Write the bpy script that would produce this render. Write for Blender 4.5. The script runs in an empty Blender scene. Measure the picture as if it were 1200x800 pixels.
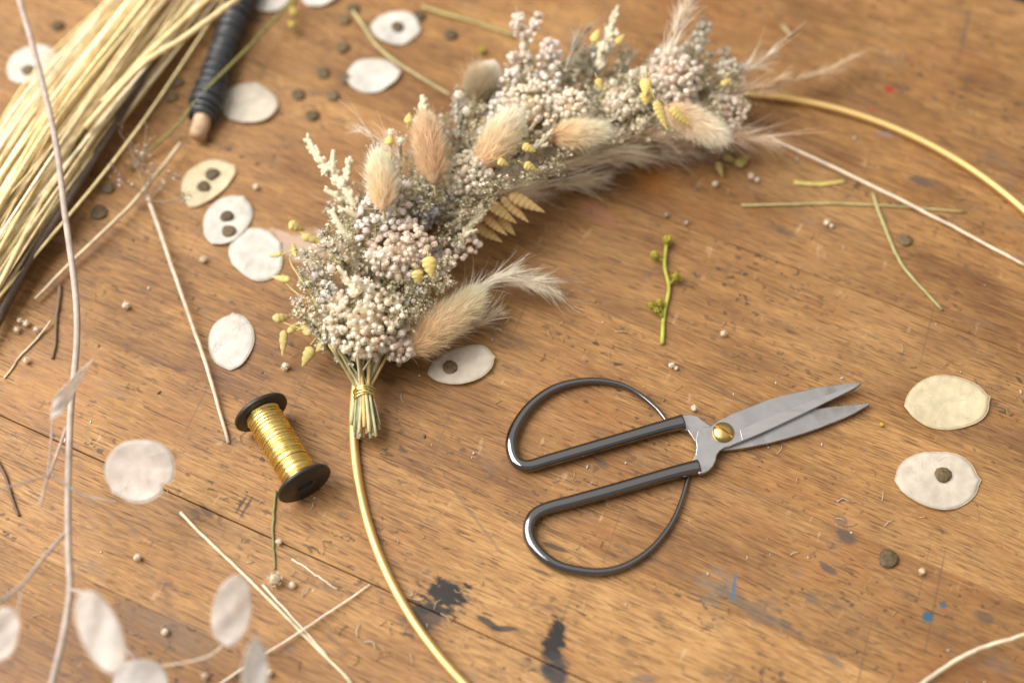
import bpy, bmesh, math, random
import numpy as np
from mathutils import Vector

random.seed(11)
rng = np.random.default_rng(11)
sc = bpy.context.scene
col = sc.collection

# ------------------------------------------------------------------ camera
H = 0.4878                       # camera height above the table top (m)
EL = math.radians(61.3)          # downward tilt
FPX = 1666.67                    # 50 mm on a 36 mm wide frame, in photo pixels
cam_d = bpy.data.cameras.new('camera')
cam = bpy.data.objects.new('camera', cam_d)
col.objects.link(cam)
cam.location = (0, 0, H)
cam.rotation_euler = (math.pi/2-EL, 0, 0)
cam_d.lens = 50
cam_d.sensor_width = 36
cam_d.sensor_fit = 'HORIZONTAL'
cam_d.clip_start = 0.01
cam_d.clip_end = 50
cam_d.dof.use_dof = True
cam_d.dof.focus_distance = 0.533
cam_d.dof.aperture_fstop = 3.2
sc.camera = cam

# ------------------------------------------------------------------ light
w = bpy.data.worlds.new('World')
sc.world = w
w.use_nodes = True
bg = w.node_tree.nodes['Background']
bg.inputs[0].default_value = (1.0, 0.97, 0.93, 1)
bg.inputs[1].default_value = 0.36
def area(name, loc, target, sx, sy, power, color):
    d = bpy.data.lights.new(name, 'AREA')
    d.shape = 'RECTANGLE'; d.size = sx; d.size_y = sy
    d.energy = power; d.color = color
    o = bpy.data.objects.new(name, d)
    col.objects.link(o)
    o.location = loc
    o.rotation_euler = (Vector(target)-Vector(loc)).to_track_quat('-Z', 'Y').to_euler()
    return o
area('window_light', (-1.28, 0.5, 1.5), (0, 0.27, 0), 1.7, 1.9, 96, (1.0, 0.985, 0.955))
area('overhead_fill', (0.1, 0.9, 2.0), (0.05, 0.6, 0), 3.2, 2.6, 14, (1.0, 0.97, 0.93))  # added overhead fill panel, also gives the metal a broad reflection
sc.view_settings.view_transform = 'Standard'
sc.view_settings.look = 'None'
sc.view_settings.exposure = 0.0
sc.view_settings.gamma = 1.0
sc.render.engine = 'CYCLES'
sc.cycles.use_denoising = True
sc.cycles.denoising_input_passes = 'RGB_ALBEDO'
sc.cycles.denoising_prefilter = 'ACCURATE'
sc.cycles.max_bounces = 8
sc.cycles.transparent_max_bounces = 12

# ------------------------------------------------------------------ photo pixel -> place on the table
SE, CE = math.sin(EL), math.cos(EL)
def P(px, py, z=0.0):
    x = (px-600)/FPX; y = (py-400)/FPX
    t = (H-z)/(SE+y*CE)
    return np.array([x*t, (CE-y*SE)*t, z])
def mpp(px, py, z=0.0):          # metres per photo pixel at that place
    return (H-z)/(SE+(py-400)/FPX*CE)/FPX
def PP(lst, z=0.0):
    return [P(a[0], a[1], a[2] if len(a) > 2 else z) for a in lst]
def nrm(v):
    v = np.asarray(v, float)
    return v/(np.linalg.norm(v, axis=-1, keepdims=True)+1e-12)
def spline(pts, n):              # Catmull-Rom through rows of any width
    p = np.asarray(pts, float)
    p = np.vstack([2*p[0]-p[1], p, 2*p[-1]-p[-2]])
    k = len(p)-3
    out = []
    for s in np.linspace(0, k, n):
        i = min(int(s), k-1); t = s-i
        a, b, c, d = p[i:i+4]
        out.append(0.5*((2*b)+(c-a)*t+(2*a-5*b+4*c-d)*t*t+(3*b-a-3*c+d)*t**3))
    return np.array(out)
def frames(d):                   # (N,3) -> (N,3,3), columns x y z with z along d
    d = nrm(np.atleast_2d(d))
    a = np.where(np.abs(d[:, 2:3]) > 0.9, [[1., 0, 0]], [[0, 0, 1.]])
    x = nrm(np.cross(a, d)); y = np.cross(d, x)
    return np.stack([x, y, d], axis=2)
def rnd(n, s=1.0):
    return rng.normal(size=(n, 3))*s

# ------------------------------------------------------------------ mesh collector
class MB:
    def __init__(s): s.V = []; s.F3 = []; s.F4 = []; s.C = []; s.n = 0
    def add(s, V, tris=None, quads=None, c=(1, 1, 1)):
        V = np.asarray(V, float).reshape(-1, 3)
        c = np.asarray(c, float)
        if c.ndim == 1: c = np.tile(c, (len(V), 1))
        if tris is not None and len(tris): s.F3.append(np.asarray(tris)+s.n)
        if quads is not None and len(quads): s.F4.append(np.asarray(quads)+s.n)
        s.V.append(V); s.C.append(c); s.n += len(V)
    def tube(s, pts, rad, sides=6, c=(1, 1, 1), cap=True, flat=None):
        p = np.asarray(pts, float); n = len(p)
        r = np.broadcast_to(np.asarray(rad, float), (n,))
        t = nrm(np.gradient(p, axis=0))
        up = np.array([0, 0, 1.]) if abs(t[:, 2]).mean() < 0.85 else np.array([1., 0, 0])
        x = nrm(np.cross(t, up)); y = np.cross(x, t)
        a = np.arange(sides)*2*math.pi/sides
        fl = 1.0 if flat is None else flat
        ring = (x[:, None]*np.cos(a)[None, :, None]+y[:, None]*fl*np.sin(a)[None, :, None])
        V = (p[:, None]+ring*r[:, None, None]).reshape(-1, 3)
        i = np.arange(n-1)[:, None]*sides; j = np.arange(sides)[None]; k = (j+1) % sides
        Q = np.stack([i+j, i+k, i+sides+k, i+sides+j], -1).reshape(-1, 4)[:, ::-1]
        c = np.asarray(c, float)
        if c.ndim == 2: c = np.repeat(c, sides, 0)
        T = []
        if cap:
            for b, rev in ((0, 0), ((n-1)*sides, 1)):
                for m in range(1, sides-1):
                    T.append((b, b+m, b+m+1) if not rev else (b, b+m+1, b+m))
        s.add(V, T, Q, c)
    def inst(s, tm, cen, sca, rot=None, c=(1, 1, 1)):
        V, T, Q = tm
        cen = np.atleast_2d(cen); N = len(cen)
        sca = np.asarray(sca, float)
        if sca.ndim == 0: sca = np.full((N, 3), float(sca))
        elif sca.ndim == 1: sca = sca[:, None]*np.ones((1, 3)) if len(sca) == N and N != 3 else np.tile(sca, (N, 1))
        W = V[None]*sca[:, None]
        if rot is not None: W = np.einsum('nij,nkj->nki', rot, W)
        W = W+cen[:, None]
        off = (np.arange(N)*len(V))[:, None, None]
        c = np.asarray(c, float)
        if c.ndim == 2: c = np.repeat(c, len(V), 0)
        s.add(W, (T[None]+off).reshape(-1, 3) if len(T) else None, (Q[None]+off).reshape(-1, 4) if len(Q) else None, c)
    def hairs(s, st, d, L, wid, seg=3, bend=0.0, c0=(1, 1, 1), c1=(1, 1, 1), grav=0.0):
        N = len(st); d = nrm(d)
        L = np.broadcast_to(np.asarray(L, float), (N,)); wd = np.broadcast_to(np.asarray(wid, float), (N,))
        b = rnd(N); b = nrm(b-(b*d).sum(1, keepdims=True)*d)
        side = nrm(np.cross(d, rnd(N)))
        t = np.linspace(0, 1, seg+1)
        B = b*np.asarray(bend)*rng.uniform(0.2, 1, (N, 1))+np.array([0, 0, -grav])
        cen = st[:, None]+L[:, None, None]*(d[:, None]*t[None, :, None]+B[:, None]*(t**2)[None, :, None])
        ww = wd[:, None]*(1-0.85*t)[None]
        V = np.stack([cen-side[:, None]*ww[..., None], cen+side[:, None]*ww[..., None]], 2).reshape(-1, 3)
        o = (np.arange(N)*2*(seg+1))[:, None, None]
        k = np.arange(seg)[:, None]*2
        Q = (np.concatenate([k, k+1, k+3, k+2], 1)[None]+o).reshape(-1, 4)
        c0 = np.atleast_2d(np.asarray(c0, float)); c1 = np.atleast_2d(np.asarray(c1, float))
        cc = c0[:, None]*(1-t)[None, :, None]+c1[:, None]*t[None, :, None]
        cc = np.broadcast_to(cc, (N, seg+1, 3))*rng.uniform(.85, 1.12, (N, 1, 1))
        s.add(V, None, Q, np.repeat(cc.reshape(-1, 3), 2, 0))
    def build(s, name, mat, parent=None, smooth=True, label=None, kind=None, origin=None):
        V = np.concatenate(s.V); C = np.concatenate(s.C)
        if parent is not None:
            r = parent
            V = V-np.array(ROOT[r.name])
        elif origin is not None:
            V = V-np.array(origin)
        me = bpy.data.meshes.new(name)
        t3 = np.concatenate(s.F3) if s.F3 else np.zeros((0, 3), int)
        t4 = np.concatenate(s.F4) if s.F4 else np.zeros((0, 4), int)
        me.vertices.add(len(V)); me.vertices.foreach_set('co', V.astype(np.float32).ravel())
        nl = t3.size+t4.size; npoly = len(t3)+len(t4)
        me.loops.add(nl); me.loops.foreach_set('vertex_index', np.concatenate([t3.ravel(), t4.ravel()]).astype(np.int32))
        me.polygons.add(npoly)
        st = np.concatenate([np.arange(len(t3))*3, t3.size+np.arange(len(t4))*4])
        me.polygons.foreach_set('loop_start', st.astype(np.int32))
        me.polygons.foreach_set('use_smooth', np.full(npoly, smooth))
        at = me.color_attributes.new('Col', 'FLOAT_COLOR', 'POINT')
        at.data.foreach_set('color', np.c_[C, np.ones(len(C))].astype(np.float32).ravel())
        me.update(calc_edges=True); me.validate()
        me.materials.append(mat)
        o = bpy.data.objects.new(name, me)
        col.objects.link(o)
        if parent is not None:
            o.parent = parent; ROOT[o.name] = ROOT[parent.name]
        else:
            loc = tuple(origin) if origin is not None else (0, 0, 0)
            o.location = loc; ROOT[o.name] = loc
        if label: o['label'] = label
        if kind: o['kind'] = kind
        return o
ROOT = {}
def thing(name, label, cat, loc, group=None):
    o = bpy.data.objects.new(name, None)
    o.empty_display_size = 0.01
    col.objects.link(o)
    o.location = tuple(loc); ROOT[o.name] = tuple(loc)
    tag(o, label, cat, group)
    return o
def tag(o, label, cat, group=None):
    o['label'] = label; o['category'] = cat
    if group: o['group'] = group
    return o

# templates ---------------------------------------------------------
def ico(sub):
    bm = bmesh.new(); bmesh.ops.create_icosphere(bm, subdivisions=sub, radius=1)
    V = np.array([v.co[:] for v in bm.verts]); T = np.array([[v.index for v in f.verts] for f in bm.faces])
    bm.free(); return V, T, np.zeros((0, 4), int)
def grid_t(fn, nu, nv):          # closed in u, poles at v ends
    V = []
    for j in range(nv+1):
        for i in range(nu): V.append(fn(2*math.pi*i/nu, j/nv))
    Q = [[j*nu+i, j*nu+(i+1) % nu, (j+1)*nu+(i+1) % nu, (j+1)*nu+i] for j in range(nv) for i in range(nu)]
    return np.array(V), np.zeros((0, 3), int), np.array(Q)
def bud_fn(u, v):                # papery bud, five lobes and a dimple on top
    ph = math.pi*v
    r = 1+0.13*math.cos(5*u)*math.sin(ph)*(1-v*0.4)
    z = -math.cos(ph)
    if v > 0.8: z -= (v-0.8)*1.9
    return (r*math.sin(ph)*math.cos(u), r*math.sin(ph)*math.sin(u), z)
BUD = grid_t(bud_fn, 10, 7)
def floret_t():
    V, T, _ = ico(1); V = V*.78; V = V.tolist(); T = T.tolist(); Q = []
    for w_, (ph, k, ln) in enumerate(((1.75, 7, .62), (1.15, 6, .62), (.62, 5, .55), (.2, 3, .4))):
        for i in range(k):
            a = 2*math.pi*(i+.5*w_)/k
            rad = np.array([math.cos(a), math.sin(a), 0]); sd_ = np.array([-math.sin(a), math.cos(a), 0])
            p0 = rad*math.sin(ph)*.74+np.array([0, 0, math.cos(ph)*.74])
            ph2 = ph-ln*.75; p1 = rad*math.sin(ph2)*1.04+np.array([0, 0, math.cos(ph2)*1.04])
            m_ = (p0+p1)/2*1.12; b = len(V); hw = .30*ln/.6
            V += [p0.tolist(), (m_+sd_*hw).tolist(), p1.tolist(), (m_-sd_*hw).tolist()]
            T += [(b, b+1, b+3), (b+1, b+2, b+3)]
    return np.array(V), np.array(T), np.zeros((0, 4), int)
FLO = floret_t()
ICO1, ICO2, ICO3 = ico(1), ico(2), ico(3)
def star_t(k=5):                 # small cupped star of k petals
    V = [(0, 0, 0)]; T = []
    for i in range(k):
        a = 2*math.pi*i/k
        V += [(0.45*math.cos(a-.5), .45*math.sin(a-.5), .25), (math.cos(a), math.sin(a), .62), (0.45*math.cos(a+.5), .45*math.sin(a+.5), .25)]
        b = 1+3*i
        T += [(0, b, b+2), (b, b+1, b+2)]
    return np.array(V), np.array(T), np.zeros((0, 4), int)
STAR = star_t()
def spikelet_t(ns, plump, nu=14, rows=10):
    per = rows
    def fn(u, v):
        t = v
        prof = (math.sin(math.pi*min(t*1.0, 1)**0.62)**0.75)*(1-0.25*t)
        side = 0.5 if math.cos(u) > 0 else 0.0
        saw = (t*ns+side) % 1.0
        r = prof*(0.82+0.24*saw)
        return (r*math.cos(u), r*math.sin(u)*plump, t*2)
    return grid_t(fn, nu, ns*4)
SPK = spikelet_t(7, 0.55); SPK4 = spikelet_t(4, 0.7)

# ------------------------------------------------------------------ materials
def newmat(name):
    m = bpy.data.materials.new(name); m.use_nodes = True
    nt = m.node_tree
    return m, nt, nt.nodes['Principled BSDF'], nt.nodes['Material Output']
def nd(nt, t, **kw):
    n = nt.nodes.new(t)
    for k, v in kw.items():
        if k.startswith('i_'):
            n.inputs[int(k[2:])].default_value = v
        else: setattr(n, k, v)
    return n
def plant_mat(name, transl=0.2, rough=0.75, noise=900, amt=0.25, transp=0.0, bump=0.0, sheen=0.0):
    m, nt, b, out = newmat(name)
    at = nd(nt, 'ShaderNodeAttribute', attribute_name='Col')
    tc = nd(nt, 'ShaderNodeTexCoord')
    nz = nd(nt, 'ShaderNodeTexNoise'); nz.inputs['Scale'].default_value = noise; nz.inputs['Detail'].default_value = 3
    nt.links.new(tc.outputs['Object'], nz.inputs['Vector'])
    mr = nd(nt, 'ShaderNodeMapRange', i_1=0.25, i_2=0.75, i_3=1-amt, i_4=1+amt)
    nt.links.new(nz.outputs[0], mr.inputs[0])
    mx = nd(nt, 'ShaderNodeVectorMath', operation='SCALE')
    nt.links.new(at.outputs['Color'], mx.inputs[0]); nt.links.new(mr.outputs[0], mx.inputs['Scale'])
    nt.links.new(mx.outputs[0], b.inputs['Base Color'])
    b.inputs['Roughness'].default_value = rough
    b.inputs['Specular IOR Level'].default_value = 0.3
    if sheen: b.inputs['Sheen Weight'].default_value = sheen
    sh = b.outputs[0]
    if bump:
        bp = nd(nt, 'ShaderNodeBump'); bp.inputs['Strength'].default_value = bump; bp.inputs['Distance'].default_value = 0.0006
        nt.links.new(nz.outputs[0], bp.inputs['Height']); nt.links.new(bp.outputs[0], b.inputs['Normal'])
    if transl:
        tl = nd(nt, 'ShaderNodeBsdfTranslucent'); nt.links.new(mx.outputs[0], tl.inputs[0])
        ms = nd(nt, 'ShaderNodeMixShader', i_0=transl)
        nt.links.new(sh, ms.inputs[1]); nt.links.new(tl.outputs[0], ms.inputs[2]); sh = ms.outputs[0]
    if transp:
        tp = nd(nt, 'ShaderNodeBsdfTransparent')
        ms = nd(nt, 'ShaderNodeMixShader', i_0=transp)
        nt.links.new(sh, ms.inputs[1]); nt.links.new(tp.outputs[0], ms.inputs[2]); sh = ms.outputs[0]
    nt.links.new(sh, out.inputs['Surface'])
    return m
M_PLANT = plant_mat('dried_plant', 0.3, amt=.08)
M_HAIR = plant_mat('plant_hair', 0.5, 0.6, 300, 0.12)
M_STALK = plant_mat('stalk', 0.0, 0.55, 260, 0.25, bump=0.2)
M_POD = plant_mat('pod_paper', 0.25, 0.38, 260, 0.14, transp=0.22, bump=0.35, sheen=0.2)
M_PODT = plant_mat('pod_paper_sheer', 0.25, 0.36, 260, 0.10, transp=0.16, bump=0.3, sheen=0.2)
M_SEED = plant_mat('seed', 0.0, 0.6, 700, 0.45, bump=0.6)

def metal(name, color, rough, nscale=0, amt=0.0, bump=0.0, stretch=None, wear=None):
    m, nt, b, out = newmat(name)
    b.inputs['Base Color'].default_value = (*color, 1); b.inputs['Metallic'].default_value = 1
    b.inputs['Roughness'].default_value = rough
    if nscale:
        tc = nd(nt, 'ShaderNodeTexCoord'); mp = nd(nt, 'ShaderNodeMapping')
        if stretch: mp.inputs['Scale'].default_value = stretch
        nt.links.new(tc.outputs['Object'], mp.inputs[0])
        nz = nd(nt, 'ShaderNodeTexNoise'); nz.inputs['Scale'].default_value = nscale; nz.inputs['Detail'].default_value = 5
        nt.links.new(mp.outputs[0], nz.inputs['Vector'])
        mr = nd(nt, 'ShaderNodeMapRange', i_1=0.3, i_2=0.7, i_3=max(rough-amt, .03), i_4=rough+amt)
        nt.links.new(nz.outputs[0], mr.inputs[0]); nt.links.new(mr.outputs[0], b.inputs['Roughness'])
        if wear:
            cr = nd(nt, 'ShaderNodeMix', data_type='RGBA')
            cr.inputs[6].default_value = (*color, 1); cr.inputs[7].default_value = (*wear, 1)
            m2 = nd(nt, 'ShaderNodeMapRange', i_1=0.5, i_2=0.72, i_3=0, i_4=1)
            nt.links.new(nz.outputs[0], m2.inputs[0]); nt.links.new(m2.outputs[0], cr.inputs[0]); nt.links.new(cr.outputs[2], b.inputs['Base Color'])
        if bump:
            bp = nd(nt, 'ShaderNodeBump'); bp.inputs['Strength'].default_value = bump; bp.inputs['Distance'].default_value = .0003
            nt.links.new(nz.outputs[0], bp.inputs['Height']); nt.links.new(bp.outputs[0], b.inputs['Normal'])
    return m
M_GOLD = metal('brushed_gold', (0.74, 0.51, 0.21), 0.54, 60, 0.05)
M_WIRE = metal('gold_wire', (0.88, 0.68, 0.24), 0.34, 200, 0.08)
M_GUN = metal('gunmetal', (0.19, 0.185, 0.185), 0.11, 90, 0.04)
M_STEEL = metal('blade_steel', (0.43, 0.415, 0.405), 0.38, 110, 0.12, 0.2, None, (0.26, 0.23, 0.21))
M_GROUND = metal('ground_steel', (0.52, 0.50, 0.485), 0.32, 240, 0.12, 0.15, (.25, 1, 1), (0.36, 0.33, 0.31))
M_BRASS = metal('brass', (0.52, 0.35, 0.12), 0.32, 240, 0.12, 0.2, None, (0.42, 0.27, 0.09))
def plain(name, color, rough, spec=0.5, noise=0, amt=.2, bump=0.0):
    m, nt, b, out = newmat(name)
    b.inputs['Base Color'].default_value = (*color, 1); b.inputs['Roughness'].default_value = rough
    b.inputs['Specular IOR Level'].default_value = spec
    if noise:
        tc = nd(nt, 'ShaderNodeTexCoord'); nz = nd(nt, 'ShaderNodeTexNoise'); nz.inputs['Scale'].default_value = noise; nz.inputs['Detail'].default_value = 4
        nt.links.new(tc.outputs['Object'], nz.inputs['Vector'])
        mx = nd(nt, 'ShaderNodeMix', data_type='RGBA')
        mx.inputs[6].default_value = (*[c*(1-amt) for c in color], 1); mx.inputs[7].default_value = (*[min(1, c*(1+amt)) for c in color], 1)
        nt.links.new(nz.outputs[0], mx.inputs[0]); nt.links.new(mx.outputs[2], b.inputs['Base Color'])
        if bump:
            bp = nd(nt, 'ShaderNodeBump'); bp.inputs['Strength'].default_value = bump; bp.inputs['Distance'].default_value = .0004
            nt.links.new(nz.outputs[0], bp.inputs['Height']); nt.links.new(bp.outputs[0], b.inputs['Normal'])
    return m
M_BLACK = plain('black_plastic', (0.020, 0.016, 0.013), 0.42, 0.5, 160, .3)
M_CORD = plain('black_wire_wrap', (0.034, 0.035, 0.037), 0.38, 0.6, 300, .5)
M_FLOOR = plain('dark_floor', (0.03, 0.022, 0.016), 0.7)

# ---- old workbench wood with its stains
TH = math.radians(-24.8)         # the boards' direction
UD = np.array([math.cos(TH), math.sin(TH), 0]); VD = np.array([-math.sin(TH), math.cos(TH), 0])
STAINS = [  # px, py, rx px, ry px, angle deg, colour, strength, raggedness
    (524, 700, 32, 16, -8, (.012, .011, .010), .98, 1.5), (498, 722, 26, 15, 20, (.035, .026, .02), .8, 1.2),
    (650, 752, 11, 24, -12, (.012, .011, .011), .98, 1.1), (652, 786, 16, 17, 20, (.03, .028, .028), .9, .7),
    (572, 729, 15, 3, -32, (.03, .026, .024), .85, .8), (594, 736, 16, 3.2, -4, (.03, .026, .024), .85, .8),
    (762, 203, 24, 24, 0, (.36, .13, .02), .55, .7), (700, 250, 26, 12, -35, (.33, .13, .09), .45, .9),
    (840, 688, 20, 18, -30, (.14, .13, .11), .38, 1.6), (880, 712, 44, 10, -28, (.08, .075, .07), .5, 1.6),
    (860, 688, 2.2, 17, -12, (.06, .12, .18), .85, .8), (1087, 722, 6, 5, 0, (.03, .09, .14), .95, .7),
    (1105, 709, 4, 3, 0, (.03, .10, .16), .85, .7), (1042, 105, 5, 3.5, 0, (.32, .02, .015), .9, .6),
    (1022, 130, 3.5, 2.6, 0, (.34, .04, .03), .8, .6), (1082, 212, 16, 6, -10, (.06, .05, .045), .7, 1.0),
    (1045, 157, 18, 4, 0, (.2, .16, .17), .6, .8), (355, 287, 44, 16, -8, (.52, .40, .32), .55, 1.0),
    (992, 629, 12, 7, -38, (.06, .05, .045), .7, .9), (970, 666, 12, 4, -38, (.07, .055, .055), .75, .8),
    (1155, 722, 11, 6, -30, (.07, .055, .04), .65, .8), (985, 610, 10, 5, -35, (.09, .07, .06), .5, .8),
    (283, 590, 2, 10, -28, (.05, .035, .025), .8, .6), (290, 592, 2, 12, -26, (.05, .035, .025), .8, .6),
    (240, 596, 12, 3, -45, (.07, .045, .03), .7, .8), (228, 600, 5, 5, 0, (.09, .06, .045), .6, .8),
    (340, 760, 8, 7, 0, (.14, .10, .08), .4, .8), (755, 794, 16, 5, 0, (.10, .08, .07), .6, 1.0),
    (975, 772, 16, 4, -40, (.12, .09, .07), .5, .8), (648, 640, 16, 2.6, -22, (.05, .03, .02), .8, .7),
    (705, 543, 9, 4, -35, (.08, .05, .035), .6, .8), (950, 700, 10, 6, -30, (.09, .08, .075), .5, .9),
    (555, 605, 2, 44, 36, (.13, .09, .06), .45, .7), (1130, 40, 2, 34, -18, (.10, .07, .05), .7, .5),
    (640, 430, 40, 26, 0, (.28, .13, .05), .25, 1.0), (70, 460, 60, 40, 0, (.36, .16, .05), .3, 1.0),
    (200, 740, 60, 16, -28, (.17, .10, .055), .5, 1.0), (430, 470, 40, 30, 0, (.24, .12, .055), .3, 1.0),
]
def wood_mat():
    m, nt, b, out = newmat('old_workbench_wood')
    L = nt.links.new
    tc = nd(nt, 'ShaderNodeTexCoord'); oi = nd(nt, 'ShaderNodeObjectInfo')
    rot = nd(nt, 'ShaderNodeMapping', vector_type='TEXTURE'); rot.inputs['Rotation'].default_value = (0, 0, TH)
    L(tc.outputs['Object'], rot.inputs[0])
    off = nd(nt, 'ShaderNodeVectorMath', operation='MULTIPLY_ADD')
    cmb = nd(nt, 'ShaderNodeCombineXYZ')
    for i in range(3): L(oi.outputs['Random'], cmb.inputs[i])
    L(cmb.outputs[0], off.inputs[0]); off.inputs[1].default_value = (3.1, 7.7, 5.3); L(rot.outputs[0], off.inputs[2])
    # a slow waviness of the grain
    wv = nd(nt, 'ShaderNodeTexNoise'); wv.inputs['Scale'].default_value = 9; wv.inputs['Detail'].default_value = 1
    L(off.outputs[0], wv.inputs['Vector'])
    wsub = nd(nt, 'ShaderNodeVectorMath', operation='MULTIPLY_ADD'); wsub.inputs[1].default_value = (0, 0.005, 0)
    L(wv.outputs['Color'], wsub.inputs[0]); L(off.outputs[0], wsub.inputs[2])
    def noise(sx, sy, detail=4, rough=.55, src=wsub):
        mp = nd(nt, 'ShaderNodeMapping'); mp.inputs['Scale'].default_value = (sx, sy, sy)
        L(src.outputs[0], mp.inputs[0])
        n = nd(nt, 'ShaderNodeTexNoise'); n.inputs['Scale'].default_value = 1; n.inputs['Detail'].default_value = detail
        n.inputs['Roughness'].default_value = rough
        L(mp.outputs[0], n.inputs['Vector']); return n.outputs[0]
    def mrange(x, a, bb, c, d):
        r = nd(nt, 'ShaderNodeMapRange', i_1=a, i_2=bb, i_3=c, i_4=d); L(x, r.inputs[0]); return r.outputs[0]
    def math_(op, a, bb):
        r = nd(nt, 'ShaderNodeMath', operation=op)
        for i, x in enumerate((a, bb)):
            if isinstance(x, (int, float)): r.inputs[i].default_value = x
            else: L(x, r.inputs[i])
        return r.outputs[0]
    def mixc(f, a, bb, mode='MIX'):
        r = nd(nt, 'ShaderNodeMix', data_type='RGBA', blend_type=mode)
        if isinstance(f, (int, float)): r.inputs[0].default_value = f
        else: L(f, r.inputs[0])
        for i, x in ((6, a), (7, bb)):
            if isinstance(x, tuple): r.inputs[i].default_value = (*x, 1)
            else: L(x, r.inputs[i])
        return r.outputs[2]
    band = noise(7, 110, 4)
    fine = noise(85, 1400, 4, .6)
    fine2 = noise(140, 1800, 3, .6)
    pore = noise(95, 1500, 1, .5)
    blot = noise(26, 34, 5, .6)
    big = noise(6, 8, 3, .5)
    ramp = nd(nt, 'ShaderNodeValToRGB')
    e = ramp.color_ramp.elements
    e[0].position = .28; e[0].color = (.15, .067, .022, 1); e[1].position = .76; e[1].color = (.53, .31, .122, 1)
    k = ramp.color_ramp.elements.new(.52); k.color = (.365, .186, .061, 1)
    v = math_('ADD', math_('MULTIPLY', band, .36), math_('MULTIPLY', fine, .58))
    v = math_('ADD', v, math_('MULTIPLY', blot, .48))
    tone = nd(nt, 'ShaderNodeSeparateColor'); L(oi.outputs['Color'], tone.inputs[0])
    v = math_('ADD', v, math_('MULTIPLY', math_('SUBTRACT', tone.outputs[0], .5), .55))
    v = math_('SUBTRACT', v, 0.25)
    L(v, ramp.inputs[0])
    c = ramp.outputs[0]
    # lighter, scoured patches and redder ones
    c = mixc(mrange(big, .5, .72, 0, .45), c, (.56, .335, .14))
    c = mixc(mrange(noise(14, 20, 4, .6), .54, .72, 0, .55), c, (.29, .105, .025))
    c = mixc(mrange(noise(5, 11, 4, .6), .50, .70, 0, .5), c, (.21, .092, .03))
    # fine grain contrast
    c = mixc(mrange(fine2, .38, .58, .5, 0), c, (.13, .055, .02))
    # pores: short dark dashes
    c = mixc(mrange(pore, .63, .665, 0, .7), c, (.085, .036, .015))
    # grime: dark freckles and smudges
    sp = noise(260, 400, 3, .5); spm = mrange(noise(18, 22, 3), .42, .66, 0, 1)
    c = mixc(math_('MULTIPLY', mrange(sp, .615, .66, 0, .9), spm), c, (.045, .028, .02))
    sm = noise(60, 130, 5, .65)
    c = mixc(math_('MULTIPLY', mrange(sm, .575, .72, 0, .75), mrange(big, .35, .6, .45, 1)), c, (.085, .055, .038))
    gsm = noise(40, 60, 5, .7)
    c = mixc(mrange(gsm, .60, .74, 0, .45), c, (.16, .125, .10))
    # pale scuffs
    c = mixc(math_('MULTIPLY', mrange(noise(300, 90, 3), .66, .74, 0, .4), mrange(blot, .45, .6, 0, 1)), c, (.58, .40, .24))
    # straight knife scratches in two directions
    for ang, sd in ((34, 1.7), (-71, 4.1)):
        mp = nd(nt, 'ShaderNodeMapping'); mp.inputs['Rotation'].default_value = (0, 0, math.radians(ang)); mp.inputs['Location'].default_value = (sd, sd, 0)
        L(tc.outputs['Object'], mp.inputs[0])
        m2 = nd(nt, 'ShaderNodeMapping'); m2.inputs['Scale'].default_value = (9, 520, 1)
        L(mp.outputs[0], m2.inputs[0])
        n = nd(nt, 'ShaderNodeTexNoise'); n.inputs['Scale'].default_value = 1; n.inputs['Detail'].default_value = 1
        L(m2.outputs[0], n.inputs['Vector'])
        c = mixc(mrange(n.outputs[0], .715, .745, 0, .5), c, (.13, .075, .04))
    # single stains
    rag = nd(nt, 'ShaderNodeTexNoise'); rag.inputs['Scale'].default_value = 260; rag.inputs['Detail'].default_value = 5; rag.inputs['Roughness'].default_value = .65
    rst = nd(nt, 'ShaderNodeMapping'); rst.inputs['Scale'].default_value = (.35, 1, 1)
    L(rot.outputs[0], rst.inputs[0]); L(rst.outputs[0], rag.inputs['Vector'])
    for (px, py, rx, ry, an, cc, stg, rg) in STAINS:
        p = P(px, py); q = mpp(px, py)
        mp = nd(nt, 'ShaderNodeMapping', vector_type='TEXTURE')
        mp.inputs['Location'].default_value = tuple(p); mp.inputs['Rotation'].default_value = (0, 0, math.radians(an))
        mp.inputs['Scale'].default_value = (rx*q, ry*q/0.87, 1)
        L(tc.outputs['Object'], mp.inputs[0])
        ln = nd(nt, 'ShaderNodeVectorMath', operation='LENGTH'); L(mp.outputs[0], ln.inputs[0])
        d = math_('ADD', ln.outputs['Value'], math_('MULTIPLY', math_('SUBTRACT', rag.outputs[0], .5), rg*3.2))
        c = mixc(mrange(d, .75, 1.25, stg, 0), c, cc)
    L(c, b.inputs['Base Color'])
    rr = mrange(math_('ADD', blot, math_('MULTIPLY', fine, .5)), .5, 1.0, .42, .66)
    L(rr, b.inputs['Roughness']); b.inputs['Specular IOR Level'].default_value = .32
    hgt = math_('SUBTRACT', math_('ADD', math_('MULTIPLY', fine, .5), math_('MULTIPLY', fine2, .3)), mrange(pore, .615, .65, 0, .5))
    bp = nd(nt, 'ShaderNodeBump'); bp.inputs['Strength'].default_value = .3; bp.inputs['Distance'].default_value = .0004
    L(hgt, bp.inputs['Height']); L(bp.outputs[0], b.inputs['Normal'])
    return m
M_WOOD = wood_mat()

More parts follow.
